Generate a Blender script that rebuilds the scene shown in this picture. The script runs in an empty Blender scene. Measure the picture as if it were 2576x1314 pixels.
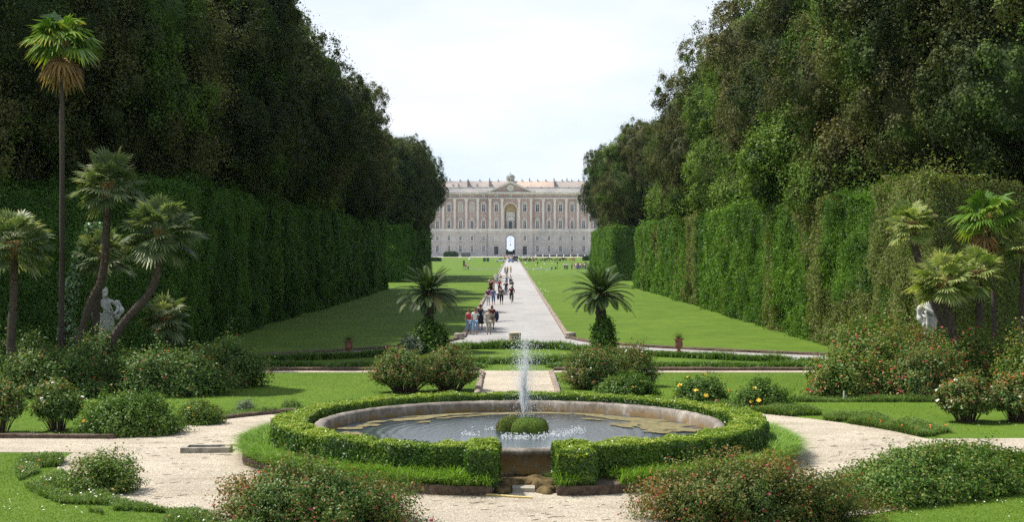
import bpy, bmesh, math, random
import numpy as np
from mathutils import Vector, Matrix
R = math.radians
C = bpy.context.scene.collection
# ------------------------------------------------------------ camera, sky, sun, exposure
CAMH = 5.2; FD = 3677.6; HZ = 628.5          # camera height; focal length and horizon in a 2576 px wide frame
sc = bpy.context.scene
cam = bpy.data.cameras.new('camera'); co = bpy.data.objects.new('camera', cam); C.objects.link(co); sc.camera = co
co.location = (0, 0, CAMH); co.rotation_euler = (R(90), 0, 0)
cam.sensor_width = 36; cam.lens = 36*FD/2576; cam.shift_y = (HZ-657)/2576; cam.clip_end = 20000; cam.clip_start = .5
SUN_EL = R(57); SX, SY = -.965, .262           # horizontal direction towards the sun: left and beyond
w = bpy.data.worlds.new('World'); sc.world = w; w.use_nodes = True
nt = w.node_tree; nt.nodes.clear()
def N_(t, **k):
    n = nt.nodes.new(t)
    for a, b in k.items(): setattr(n, a, b)
    return n
sky = N_('ShaderNodeTexSky', sky_type='NISHITA', sun_disc=False, sun_elevation=SUN_EL, sun_rotation=math.atan2(SX, SY),
         air_density=1.2, dust_density=2.0, ozone_density=1.0)
bg = N_('ShaderNodeBackground'); bg.inputs[1].default_value = .075
hz = N_('ShaderNodeBackground'); hz.inputs[1].default_value = .84
tc = N_('ShaderNodeTexCoord'); sp = N_('ShaderNodeSeparateXYZ')
mr = N_('ShaderNodeMapRange', interpolation_type='SMOOTHSTEP')
mr.inputs['From Min'].default_value = .02; mr.inputs['From Max'].default_value = .55
mr.inputs['To Min'].default_value = .97; mr.inputs['To Max'].default_value = .46
mp = N_('ShaderNodeMapping'); mp.inputs['Scale'].default_value = (2.2, 2.2, 6.5)
no = N_('ShaderNodeTexNoise'); no.inputs['Scale'].default_value = 1.6; no.inputs['Detail'].default_value = 6; no.inputs['Roughness'].default_value = .55
cr = N_('ShaderNodeValToRGB'); cr.color_ramp.elements[0].position = .40; cr.color_ramp.elements[0].color = (.70, .81, .95, 1)
cr.color_ramp.elements[1].position = .68; cr.color_ramp.elements[1].color = (.97, .98, 1, 1)
mx = N_('ShaderNodeMixShader'); ou = N_('ShaderNodeOutputWorld')
L = nt.links.new
L(tc.outputs['Generated'], sp.inputs[0]); L(sp.outputs['Z'], mr.inputs['Value'])
L(tc.outputs['Generated'], mp.inputs[0]); L(mp.outputs[0], no.inputs[0]); L(no.outputs[0], cr.inputs[0]); L(cr.outputs[0], hz.inputs[0])
L(sky.outputs[0], bg.inputs[0]); L(mr.outputs[0], mx.inputs[0]); L(bg.outputs[0], mx.inputs[1]); L(hz.outputs[0], mx.inputs[2])
L(mx.outputs[0], ou.inputs[0])
sun = bpy.data.lights.new('sun', 'SUN'); sun.energy = 4.8; sun.angle = R(.6); sun.color = (1, .955, .87)
so = bpy.data.objects.new('sun', sun); C.objects.link(so)
sd = Vector((SX*math.cos(SUN_EL), SY*math.cos(SUN_EL), math.sin(SUN_EL)))
so.rotation_euler = sd.to_track_quat('Z', 'Y').to_euler(); so.location = (0, 0, 80)
sc.view_settings.view_transform = 'Standard'; sc.view_settings.look = 'None'; sc.view_settings.gamma = 1
sc.view_settings.exposure = 0.50
sc.cycles.use_denoising = False; sc.cycles.max_bounces = 5; sc.cycles.diffuse_bounces = 3
sc.cycles.transparent_max_bounces = 8; sc.cycles.sample_clamp_indirect = 4
sc.cycles.volume_bounces = 0

def W(x, y, z=0.0):
    Y = (CAMH-z)*FD/(y-HZ); return ((x-1288)/FD*Y, Y)
def XA(x, Y): return (x-1288)/FD*Y
def ZA(y, Y): return CAMH-(y-HZ)/FD*Y
CX = .19                                    # axis of the garden
# ------------------------------------------------------------ materials
MATS = {}
def newmat(name):
    m = bpy.data.materials.new(name); m.use_nodes = True; MATS[name] = m
    t = m.node_tree; b = t.nodes['Principled BSDF']; return m, t, b
def ramp(t, fac, cols, pos=None):
    r = t.nodes.new('ShaderNodeValToRGB'); e = r.color_ramp.elements
    pos = pos or [i/(len(cols)-1) for i in range(len(cols))]
    while len(e) < len(cols): e.new(.5)
    for i, c in enumerate(cols): e[i].position = pos[i]; e[i].color = (*c, 1)
    t.links.new(fac, r.inputs[0]); return r.outputs[0]
def noise(t, scale, detail=4, rough=.6, vec=None, sc3=None):
    n = t.nodes.new('ShaderNodeTexNoise'); n.inputs['Scale'].default_value = scale
    n.inputs['Detail'].default_value = detail; n.inputs['Roughness'].default_value = rough
    if vec is None:
        vec = t.nodes.new('ShaderNodeTexCoord').outputs['Object']
    if sc3:
        m = t.nodes.new('ShaderNodeMapping'); m.inputs['Scale'].default_value = sc3; t.links.new(vec, m.inputs[0]); vec = m.outputs[0]
    t.links.new(vec, n.inputs['Vector']); return n.outputs[0]
def mixc(t, a, b, f, mode='MIX'):
    m = t.nodes.new('ShaderNodeMix'); m.data_type = 'RGBA'; m.blend_type = mode
    for s, v in ((m.inputs[6], a), (m.inputs[7], b)):
        if isinstance(v, tuple): s.default_value = (*v, 1)
        else: t.links.new(v, s)
    if isinstance(f, float): m.inputs[0].default_value = f
    else: t.links.new(f, m.inputs[0])
    return m.outputs[2]
def bump(t, b, h, strength, dist=.02):
    n = t.nodes.new('ShaderNodeBump'); n.inputs['Strength'].default_value = strength; n.inputs['Distance'].default_value = dist
    t.links.new(h, n.inputs['Height']); t.links.new(n.outputs[0], b.inputs['Normal'])
def solid(name, col, rough=.7, var=.25, scale=6, bmp=0.0, metal=0, spec=.4, sc3=None):
    """plain material with its own uneven colour"""
    m, t, b = newmat(name)
    n = noise(t, scale, 5, sc3=sc3)
    c = ramp(t, n, [tuple(x*(1-var) for x in col), tuple(min(1, x*(1+var)) for x in col)], [.3, .7])
    t.links.new(c, b.inputs['Base Color']); b.inputs['Roughness'].default_value = rough
    b.inputs['Metallic'].default_value = metal; b.inputs['Specular IOR Level'].default_value = spec
    if bmp: bump(t, b, n, bmp)
    return m
def leafmat(name, cols, pos=None, trans=.3, rough=.55, spec=.22):
    """leaf colours run along the per-leaf attribute 'tint' (young, old, brown leaves; also painted sun and shade)"""
    m, t, b = newmat(name)
    a = t.nodes.new('ShaderNodeAttribute'); a.attribute_name = 'tint'
    c = ramp(t, a.outputs['Fac'], cols, pos)
    t.links.new(c, b.inputs['Base Color']); b.inputs['Roughness'].default_value = rough; b.inputs['Specular IOR Level'].default_value = spec
    tr = t.nodes.new('ShaderNodeBsdfTranslucent'); t.links.new(mixc(t, c, (1.25, 1.35, .55), 1.0, 'MULTIPLY'), tr.inputs[0])
    mxs = t.nodes.new('ShaderNodeMixShader'); mxs.inputs[0].default_value = trans
    t.links.new(b.outputs[0], mxs.inputs[1]); t.links.new(tr.outputs[0], mxs.inputs[2])
    t.links.new(mxs.outputs[0], t.nodes['Material Output'].inputs['Surface']); return m
def oakmat(name, A, B, lo, hi, trans):
    m = leafmat(name, A, [0,.35,.7,1], trans, .65, .10); t = m.node_tree; b = t.nodes['Principled BSDF']
    at = [n for n in t.nodes if n.type == 'ATTRIBUTE'][0]; ca = b.inputs['Base Color'].links[0].from_socket
    cb = ramp(t, at.outputs['Fac'], B, [0,.35,.7,1]); f = ramp(t, noise(t, .22, 3, .6), [(0,0,0),(1,1,1)], [lo,hi]); c = mixc(t, ca, cb, f)
    t.links.new(c, b.inputs['Base Color']); tr = [n for n in t.nodes if n.type == 'BSDF_TRANSLUCENT'][0]; t.links.new(mixc(t, c, (1.25,1.35,.55), 1.0, 'MULTIPLY'), tr.inputs[0]); return m
OLV = [(.032,.038,.016),(.085,.092,.034),(.155,.145,.058),(.21,.185,.08)]; GRN = [(.025,.05,.012),(.065,.125,.022),(.13,.21,.036),(.20,.28,.055)]; DRK = [(.020,.032,.013),(.042,.062,.022),(.085,.100,.036),(.15,.14,.06)]
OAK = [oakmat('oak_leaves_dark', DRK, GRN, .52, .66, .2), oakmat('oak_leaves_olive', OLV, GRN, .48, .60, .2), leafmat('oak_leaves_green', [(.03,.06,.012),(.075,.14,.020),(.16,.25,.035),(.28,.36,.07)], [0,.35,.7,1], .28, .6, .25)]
OAKCORE = solid('foliage_shade_core', (.014,.017,.008), 1, .4, 2, spec=0)  # solid near-black cores: shade deep in the foliage is put into the colour
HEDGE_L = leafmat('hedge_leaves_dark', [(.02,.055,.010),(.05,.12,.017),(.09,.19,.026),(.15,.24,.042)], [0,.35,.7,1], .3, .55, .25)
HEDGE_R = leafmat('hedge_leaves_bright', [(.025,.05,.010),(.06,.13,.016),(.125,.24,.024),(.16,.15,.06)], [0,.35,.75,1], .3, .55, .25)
BOX = leafmat('box_leaves', [(.018,.05,.012),(.045,.11,.018),(.17,.27,.022),(.36,.42,.07)], [0,.35,.75,1], .25, .4, .4)
ROSE = leafmat('rose_leaves', [(.035,.08,.02),(.08,.15,.032),(.15,.23,.05),(.26,.12,.05)], [0,.45,.72,1], .25, .48, .24)
ROSER = leafmat('rose_leaves_reddish', [(.04,.08,.018),(.085,.14,.028),(.16,.17,.04),(.30,.11,.035)], [0,.4,.7,1], .25, .48, .24)
SHRUB = leafmat('shrub_leaves', [(.035,.08,.014),(.075,.155,.022),(.15,.23,.035),(.30,.22,.07)], [0,.4,.78,1], .25, .48, .24)
WEED = leafmat('weed_leaves', [(.06,.12,.025),(.12,.21,.035),(.15,.22,.06),(.26,.2,.08)], [0,.4,.8,1], .3)
GREYL = leafmat('grey_leaves', [(.08,.12,.07),(.15,.20,.12),(.24,.29,.2)], None, .2)
BLADE = leafmat('long_grass', [(.07,.16,.02),(.14,.27,.03),(.25,.38,.07),(.48,.52,.25)], [0,.4,.8,1], .3)
LAWNB = leafmat('lawn_grass', [(.07,.14,.010),(.11,.20,.016),(.16,.25,.03),(.26,.28,.08)], [0,.4,.85,1], .3)
BARKL = leafmat('palm_leaf_stubs', [(.05,.035,.025),(.11,.08,.055),(.22,.18,.14)], None, 0, .9, .1)
IVY = leafmat('ivy_leaves', [(.03,.09,.02),(.06,.16,.03),(.14,.26,.09),(.5,.6,.42)], [0,.5,.8,1], .2, .3, .6)
FANR = leafmat('painted_sun_fan_palm_leaves', [(.10,.15,.04),(.22,.28,.08),(.42,.44,.18),(.65,.52,.26)], [0,.4,.75,1], .35, .45, .3)  # lighter copy for the right palms: sunlight put into the leaf colour
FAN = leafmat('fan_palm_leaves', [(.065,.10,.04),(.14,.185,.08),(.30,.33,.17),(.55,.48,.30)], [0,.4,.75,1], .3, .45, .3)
FANB = leafmat('windmill_palm_leaves', [(.05,.11,.015),(.10,.20,.025),(.22,.30,.05),(.55,.40,.08)], [0,.4,.75,1], .25, .3, .6)
DEAD = leafmat('dead_palm_leaves', [(.12,.07,.035),(.30,.17,.06),(.38,.27,.14)], None, .2)
CYC = leafmat('cycad_leaves', [(.025,.05,.012),(.055,.10,.022),(.12,.16,.045),(.35,.28,.12)], [0,.4,.8,1], .12, .5, .3)
BARK = solid('bark', (.07,.05,.035), .9, .5, 5, .6, sc3=(3,3,1))
PALMBARK = solid('palm_bark', (.065,.05,.04), .95, .55, 14, .9, sc3=(1,1,2.2))
STEM = solid('woody_stem', (.07,.045,.03), .85, .3, 9)
def flower(name, col): return solid(name, col, .6, .15, 40)
FL = dict(red=flower('red_petals',(.6,.02,.03)), pink=flower('pink_petals',(.75,.06,.22)), white=flower('white_petals',(.8,.78,.7)),
          yellow=flower('yellow_petals',(.8,.5,.03)), orange=flower('orange_petals',(.75,.16,.03)), shoot=flower('red_shoots',(.3,.03,.02)))
# lawn
def ground_mats():
    m, t, b = newmat('lawn')
    v = t.nodes.new('ShaderNodeTexCoord').outputs['Object']
    big = noise(t, .11, 4, .6, v); mid = noise(t, 1.3, 5, .65, v, (1,.5,1)); fine = noise(t, 22, 6, .75, v)
    c1 = ramp(t, big, [(.068,.135,.011),(.112,.185,.018)], [.35,.68])
    c2 = ramp(t, mid, [(.075,.14,.012),(.125,.185,.02),(.20,.205,.05)], [.3,.62,.85])
    c1 = mixc(t, c1, ramp(t, noise(t, .35, 5, .7, v, (1,.6,1)), [(.55,.66,.55),(1,1,1),(1.45,1.25,1.4)], [.3,.5,.72]), 1.0, 'MULTIPLY'); c = mixc(t, c1, c2, .45); c3 = ramp(t, fine, [(.5,.55,.45),(1.35,1.35,1.3)], [.32,.68])
    c = mixc(t, c, c3, 1.0, 'MULTIPLY'); t.links.new(c, b.inputs['Base Color'])
    b.inputs['Roughness'].default_value = .85; b.inputs['Specular IOR Level'].default_value = .15; bump(t, b, fine, .6, .05)
    m, t, b = newmat('gravel')
    v = t.nodes.new('ShaderNodeTexCoord').outputs['Object']
    big = noise(t, .5, 5, .6, v); fine = noise(t, 26, 6, .8, v, (1,1,1))
    vo = t.nodes.new('ShaderNodeTexVoronoi'); vo.inputs['Scale'].default_value = 30; t.links.new(v, vo.inputs[0])
    c = ramp(t, big, [(.49,.44,.365),(.62,.565,.475)], [.35,.65])
    c = mixc(t, c, ramp(t, fine, [(.42,.38,.34),(1.15,1.13,1.1)], [.28,.58]), 1.0, 'MULTIPLY')
    c = mixc(t, c, ramp(t, noise(t, .9, 5, .7, v, (.6,1.6,1)), [(.78,.75,.70),(1,1,1),(1.06,1.05,1.03)], [.32,.5,.7]), 1.0, 'MULTIPLY')
    c = mixc(t, c, ramp(t, vo.outputs['Color'], [(.72,.68,.64),(1.12,1.12,1.1)], [.15,.75]), 1.0, 'MULTIPLY')
    t.links.new(c, b.inputs['Base Color']); b.inputs['Roughness'].default_value = .9; bump(t, b, fine, 1.0, .05)
    m, t, b = newmat('asphalt')
    v = t.nodes.new('ShaderNodeTexCoord').outputs['Object']
    big = noise(t, .3, 5, .6, v, (1,.35,1)); fine = noise(t, 18, 5, .8, v)
    c = ramp(t, big, [(.29,.275,.27),(.385,.37,.36)], [.3,.7])
    c = mixc(t, c, ramp(t, fine, [(.75,.75,.75),(1.1,1.1,1.1)], [.3,.65]), 1.0, 'MULTIPLY')
    t.links.new(c, b.inputs['Base Color']); b.inputs['Roughness'].default_value = .85; bump(t, b, fine, .4, .02)
ground_mats()
SOIL = solid('brown_edging', (.10,.07,.05), .95, .55, 9, .9)
KERB = solid('kerb_stone', (.24,.19,.15), .9, .45, 3.5, .7)
STONE = solid('weathered_stone', (.30,.27,.22), .85, .45, 5, .6)
TUFF = solid('tuff_stone', (.30,.23,.14), .9, .6, 7, 1.0)
MARBLE = solid('marble', (.52,.52,.50), .65, .3, 3.5, .2)
TERRA = solid('terracotta', (.22,.10,.06), .85, .4, 9, .5)
# ------------------------------------------------------------ object helpers
def props(o, label=None, cat=None, group=None, kind=None):
    for k, v in (('label', label), ('category', cat), ('group', group), ('kind', kind)):
        if v: o[k] = v
    return o
def thing(name, label, cat, loc=(0,0,0), rz=0, group=None, scale=1):
    o = bpy.data.objects.new(name, None); C.objects.link(o); o.empty_display_size = .2
    o.location = loc; o.rotation_euler = (0, 0, rz); o.scale = (scale,)*3
    return props(o, label, cat, group)
def ob(name, me, parent=None, mats=None, smooth=False, loc=None):
    if mats is not None:
        me.materials.clear()
        for m in (mats if isinstance(mats, (list, tuple)) else [mats]): me.materials.append(m)
    if smooth: me.polygons.foreach_set('use_smooth', np.ones(len(me.polygons), bool))
    o = bpy.data.objects.new(name, me); C.objects.link(o); o.parent = parent
    if loc: o.location = loc
    return o
def kids(o): return [c for c in o.children]
def copy_tree(o, parent=None):
    c = o.copy(); C.objects.link(c); c.parent = parent
    for ch in kids(o): copy_tree(ch, c)
    return c
class MB:
    def __init__(s): s.v = []; s.f = []; s.m = []; s.mi = 0
    def face(s, idx): s.f.append(tuple(idx)); s.m.append(s.mi)
    def box(s, x0, x1, y0, y1, z0, z1, M=None):
        n = len(s.v)
        P = [(x0,y0,z0),(x1,y0,z0),(x1,y1,z0),(x0,y1,z0),(x0,y0,z1),(x1,y0,z1),(x1,y1,z1),(x0,y1,z1)]
        if M is not None: P = [tuple(M @ Vector(p)) for p in P]
        s.v += P
        for q in ((0,3,2,1),(4,5,6,7),(0,1,5,4),(1,2,6,5),(2,3,7,6),(3,0,4,7)): s.face([n+i for i in q])
        return s
    def prism(s, pts, y0, y1, axis='y'):
        """pts: 2D outline in (x,z), swept along y; axis 'z': outline in (x,y), swept along z"""
        n = len(s.v); k = len(pts)
        for y in (y0, y1): s.v += [((p[0], y, p[1]) if axis == 'y' else (p[0], p[1], y)) for p in pts]
        s.face(range(n, n+k)); s.face(range(n+2*k-1, n+k-1, -1))
        for i in range(k):
            j = (i+1) % k; s.face((n+j, n+i, n+k+i, n+k+j))
        return s
    def tube(s, pts, rad, seg=8, cap=True):
        pts = [Vector(p) for p in pts]; n0 = len(s.v)
        if not isinstance(rad, (list, tuple)): rad = [rad]*len(pts)
        up = Vector((0,0,1)); prev = None
        for i, p in enumerate(pts):
            d = (pts[min(i+1, len(pts)-1)]-pts[max(i-1, 0)]).normalized()
            a = prev if prev is not None else (Vector((1,0,0)) if abs(d.x) < .9 else Vector((0,1,0)))
            a = (a-d*a.dot(d)).normalized(); prev = a; b = d.cross(a)
            for k in range(seg):
                t = 2*math.pi*k/seg; s.v.append(tuple(p+(a*math.cos(t)+b*math.sin(t))*rad[i]))
        for i in range(len(pts)-1):
            for k in range(seg):
                q = (k+1) % seg; s.face((n0+i*seg+k, n0+i*seg+q, n0+(i+1)*seg+q, n0+(i+1)*seg+k))
        if cap:
            s.face(range(n0+seg-1, n0-1, -1)); s.face(range(n0+(len(pts)-1)*seg, n0+len(pts)*seg))
        return s
    def lathe(s, prof, c=(0,0,0), seg=20, jit=0, sx=1, sy=1):
        n0 = len(s.v)
        for r, z in prof:
            for k in range(seg):
                t = 2*math.pi*k/seg; q = r*(1+jit*(random.random()-.5))
                s.v.append((c[0]+q*math.cos(t)*sx, c[1]+q*math.sin(t)*sy, c[2]+z))
        for i in range(len(prof)-1):
            for k in range(seg):
                q = (k+1) % seg; s.face((n0+i*seg+k, n0+i*seg+q, n0+(i+1)*seg+q, n0+(i+1)*seg+k))
        s.face(range(n0+seg-1, n0-1, -1)); s.face(range(n0+(len(prof)-1)*seg, n0+len(prof)*seg)); return s
    def ball(s, c, r, sub=1, jit=0, seed=0):
        V, F = ico(sub); n = len(s.v); V = V.copy()
        if jit: V *= (1+jit*(vn(V*1.6+seed*3.1, 1, seed)-.5))[:, None]
        r = r if isinstance(r, (tuple, list)) else (r,)*3
        s.v += [tuple(map(float, (c[0]+p[0]*r[0], c[1]+p[1]*r[1], c[2]+p[2]*r[2]))) for p in V]
        for f in F: s.face([n+int(i) for i in f])
        return s
    def mesh(s, name, me, M=None):
        n = len(s.v); s.v += [tuple((M @ v.co) if M is not None else v.co) for v in me.vertices]
        for p in me.polygons: s.face([n+i for i in p.vertices])
        return s
    def build(s, name, mats, parent=None, smooth=False, loc=None):
        me = bpy.data.meshes.new(name); me.from_pydata(s.v, [], s.f)
        mats = mats if isinstance(mats, (list, tuple)) else [mats]
        o = ob(name, me, parent, mats, smooth, loc)
        if len(mats) > 1: me.polygons.foreach_set('material_index', s.m)
        me.update(); return o
_ico = {}
def ico(sub):
    if sub not in _ico:
        bm = bmesh.new(); bmesh.ops.create_icosphere(bm, subdivisions=sub, radius=1)
        _ico[sub] = (np.array([v.co for v in bm.verts]), np.array([[v.index for v in f.verts] for f in bm.faces])); bm.free()
    return _ico[sub]
def vn(P, s=1.0, seed=0):
    """smooth value noise 0..1 at points P (n,3)"""
    P = np.asarray(P)*s; i = np.floor(P); f = P-i; f = f*f*(3-2*f); o = np.zeros(len(P))
    for a in (0,1):
        for b in (0,1):
            for c in (0,1):
                k = (i[:,0]+a)*127.1+(i[:,1]+b)*311.7+(i[:,2]+c)*74.7+seed*13.7
                h = np.sin(k)*43758.5453; h -= np.floor(h)
                o += h*(f[:,0] if a else 1-f[:,0])*(f[:,1] if b else 1-f[:,1])*(f[:,2] if c else 1-f[:,2])
    return o
def unit(A): return A/np.maximum(np.linalg.norm(A, axis=1, keepdims=True), 1e-9)
def np_mesh(name, chunks, mats, parent=None, smooth=False, loc=None):
    """chunks of (verts, faces (k,n), material index, tint per vertex)"""
    V = np.concatenate([c[0] for c in chunks]).astype(np.float32); off = 0; li = []; tot = []; mi = []; T = []
    for v, f, m, t in chunks:
        li.append((f+off).ravel()); tot.append(np.full(len(f), f.shape[1])); mi.append(np.full(len(f), m))
        T.append(np.full(len(v), t) if np.isscalar(t) else t); off += len(v)
    li = np.concatenate(li).astype(np.int32); tot = np.concatenate(tot); st = np.concatenate([[0], np.cumsum(tot)[:-1]]).astype(np.int32)
    me = bpy.data.meshes.new(name); me.vertices.add(len(V)); me.loops.add(len(li)); me.polygons.add(len(tot))
    me.vertices.foreach_set('co', V.ravel()); me.loops.foreach_set('vertex_index', li); me.polygons.foreach_set('loop_start', st)
    me.polygons.foreach_set('material_index', np.concatenate(mi).astype(np.int32))
    a = me.attributes.new('tint', 'FLOAT', 'POINT'); a.data.foreach_set('value', np.clip(np.concatenate(T), 0, 1).astype(np.float32))
    me.update(calc_edges=True)
    return ob(name, me, parent, mats, smooth, loc)
def leafc(P, Nn, size, tint, rng, aspect=.6, tilt=.7, along=None, mi=0, curl=.15):
    """one small four-cornered leaf per point"""
    n = len(P); nn = unit(Nn+tilt*rng.normal(size=(n,3)))
    t = rng.normal(size=(n,3)) if along is None else along+.35*rng.normal(size=(n,3))
    t = unit(t-nn*np.sum(t*nn, 1)[:, None]); b = np.cross(nn, t)
    s = (size*(.65+.7*rng.random(n)))[:, None] if np.isscalar(size) else (size*(.65+.7*rng.random(n)))[:, None]
    V = np.empty((n,4,3)); V[:,0] = P-t*s*.5; V[:,1] = P+b*s*.5*aspect+nn*s*curl; V[:,2] = P+t*s*.5; V[:,3] = P-b*s*.5*aspect+nn*s*curl
    return (V.reshape(-1,3), np.arange(n*4).reshape(n,4), mi, np.repeat(tint, 4))
def bladec(P, h, wd, bend, rng, segs=3, tint=None, mi=0, az=None):
    n = len(P); az = rng.random(n)*2*math.pi if az is None else az
    h = h*(.6+.6*rng.random(n)); bend = bend*(.5+rng.random(n)); D = np.stack([np.cos(az), np.sin(az), 0*az], 1)
    S = np.stack([-np.sin(az), np.cos(az), 0*az], 1); cols = []
    for k in range(segs+1):
        t = k/segs; c = P+D*(bend*t*t*h)[:, None]; c = c.copy(); c[:,2] += h*(t-.45*np.minimum(bend,1.6)*t*t)
        ww = wd*(1-t)**.7 if k < segs else 0; cols.append((c-S*ww, c+S*ww))
    V = np.stack([x for p in cols for x in p], 1).reshape(-1,3); k2 = 2*(segs+1)
    base = (np.arange(n)*k2)[:, None]; F = np.concatenate([base+np.array([[2*k, 2*k+1, 2*k+3, 2*k+2]]) for k in range(segs)])
    tint = rng.random(n) if tint is None else tint
    return (V, F, mi, np.repeat(tint, k2))
def smoothline(pts, n=6):
    P = [Vector((*p, 0)) if len(p) == 2 else Vector(p) for p in pts]; P = [P[0]*2-P[1]]+P+[P[-1]*2-P[-2]]; out = []
    for i in range(1, len(P)-2):
        for k in range(n):
            t = k/n; a, b, c, d = P[i-1:i+3]
            out.append(.5*((2*b)+(c-a)*t+(2*a-5*b+4*c-d)*t*t+(3*b-a-3*c+d)*t**3))
    return out+[P[-2]]
def sheet(name, pts, z, m, kind='structure'):
    me = bpy.data.meshes.new(name); me.from_pydata([(p[0], p[1], z) for p in pts], [], [list(range(len(pts)))])
    if me.polygons[0].normal.z < 0: me.flip_normals()
    o = ob(name, me, None, m); return props(o, kind=kind)
def kerb(name, pts, wd, h, m, z=0.0, rough=.25, step=.35, seed=1):
    """irregular low edging along a line"""
    P = [Vector((p[0], p[1], 0)) for p in pts]; Q = []
    for a, b in zip(P[:-1], P[1:]):
        k = max(1, int((b-a).length/step))
        Q += [a.lerp(b, i/k) for i in range(k)]
    Q.append(P[-1]); rr = random.Random(seed); v = []; f = []
    for i, p in enumerate(Q):
        d = (Q[min(i+1, len(Q)-1)]-Q[max(i-1, 0)]).normalized(); s = Vector((-d.y, d.x, 0))
        j = lambda q: 1+rough*(rr.random()-.5)*q
        for a, hh in ((-.5,-.02),(-.5,.8*j(1)),(-.3,1*j(1)),(.3,1*j(1)),(.5,.8*j(1)),(.5,-.02)):
            c = p+s*(wd*a*j(1)); v.append((c.x, c.y, z+h*hh if hh > 0 else z-.01))
    for i in range(len(Q)-1):
        for k in range(5): f.append((i*6+k, (i+1)*6+k, (i+1)*6+k+1, i*6+k+1))
    f.append((0,1,2,3,4,5)); n = (len(Q)-1)*6; f.append((n+5,n+4,n+3,n+2,n+1,n))
    me = bpy.data.meshes.new(name); me.from_pydata(v, [], f); return props(ob(name, me, None, m), kind='structure')
ORD = ['nearest','second','third','fourth','fifth','sixth','seventh','eighth','ninth','tenth','eleventh','twelfth','thirteenth',
       'fourteenth','fifteenth','sixteenth','seventeenth','eighteenth','nineteenth','twentieth','twenty-first','twenty-second','twenty-third','twenty-fourth','twenty-fifth','twenty-sixth']
# ------------------------------------------------------------ the ground
sheet('lawn', [(-2500,-200),(2500,-200),(2500,7000),(-2500,7000)], 0, MATS['lawn'])
FC = (CX, 37.75)
def ring(name, r0, r1, z, m, n=96):
    v = []; f = []
    for i in range(n):
        t = 2*math.pi*i/n
        for r in (r0, r1): v.append((FC[0]+r*math.cos(t), FC[1]+r*math.sin(t), z))
    for i in range(n): j = (i+1) % n; f.append((2*i, 2*i+1, 2*j+1, 2*j))
    me = bpy.data.meshes.new(name); me.from_pydata(v, [], f); return props(ob(name, me, None, m), kind='structure')
RO = 11.4
ring('gravel_path', 5.0, RO, .012, MATS['gravel'])
sheet('gravel_path', [(-40,38.2),(-10.6,37.35),(-10.6,40.1),(-40,41.2)], .008, MATS['gravel'])
sheet('gravel_path', [(40,38.2),(10.9,37.35),(10.9,40.1),(40,41.2)], .008, MATS['gravel'])
sheet('gravel_path', [(-1.17,48.5),(1.58,48.5),(1.58,62.1),(-1.17,62.1)], .016, MATS['gravel'])
sheet('gravel_path', [(-30,61.75),(30,61.75),(30,62.6),(-30,62.6)], .008, MATS['gravel'])
front = smoothline([(-34,60.5),(-22,64),(-13.3,67),(-8.5,70.4),(-4.4,74.6),(-2,77.6),(.2,78.0),(2.4,77.6),(4.8,74.6),(8.7,71.4),(13.9,67.6),(22,64),(34,60.5)])
backL = smoothline([(-34,64.5),(-22,67),(-14.1,70.2),(-8.4,74.6),(-4.6,79.6),(-3.2,84.2),(-2.85,88)])
backR = smoothline([(3.25,88),(3.6,84.2),(5.0,80.4),(8.6,76.2),(15.1,71.6),(22.4,68.4),(34,65)])
sheet('cross_road', [(p.x,p.y) for p in front]+[(p.x,p.y) for p in reversed(backR)]+[(p.x,p.y) for p in reversed(backL)], .010, MATS['asphalt'])
sheet('avenue_road', [(-2.75,86.5),(3.15,86.5),(3.15,1062),(-2.75,1062)], .016, MATS['asphalt'])
FORE = solid('pale_forecourt', (.55,.5,.42), .9, .15, .2)
sheet('forecourt', [(-260,985),(260,985),(260,1300),(-260,1300)], .03, FORE)
# edging
def arc(r, a0, a1, n=40): return [(FC[0]+r*math.cos(R(a0+(a1-a0)*i/n)), FC[1]+r*math.sin(R(a0+(a1-a0)*i/n))) for i in range(n+1)]
kerb('kerb', [(-30,40.9),(-11.3,40.15)]+arc(RO, 168, 97), .16, .13, SOIL, seed=2)
kerb('kerb', [(-1.25,49.2),(-1.25,61.6)], .2, .14, KERB, seed=6); kerb('kerb', [(1.66,49.2),(1.66,61.6)], .2, .14, KERB, seed=7)
kerb('kerb', [(-30,62.75),(-1.4,62.75)], .28, .15, SOIL, seed=8); kerb('kerb', [(1.8,62.75),(30,62.75)], .28, .15, SOIL, seed=9)
kerb('kerb', [(p.x,p.y+.1) for p in backL[:-4]], .32, .15, SOIL, seed=10); kerb('kerb', [(p.x,p.y+.1) for p in backR[4:]], .32, .15, SOIL, seed=11)
kerb('kerb', [(-2.9,86),(-2.9,960)], .28, .17, KERB, step=1.0, seed=12); kerb('kerb', [(3.3,86),(3.3,960)], .28, .17, KERB, step=1.0, seed=13)
WHITE = solid('whitewash', (.7,.68,.62), .8, .12, 3)
for x0, x1, s in ((-9.9,-3.2,'left'),(3.6,9.9,'right')):
    m = MB(); m.box(x0, x1, -.12, .12, 0, .2)
    for x in (x0, (x0+x1)/2, x1): m.box(x-.22, x+.22, -.2, .2, 0, .5)
    o = m.build('stone_kerb', WHITE, loc=(0, 378, .02)); props(o, f'low white stone kerb across the grass on the {s} side of the avenue', 'kerb', 'low white kerbs beside the avenue')
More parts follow.
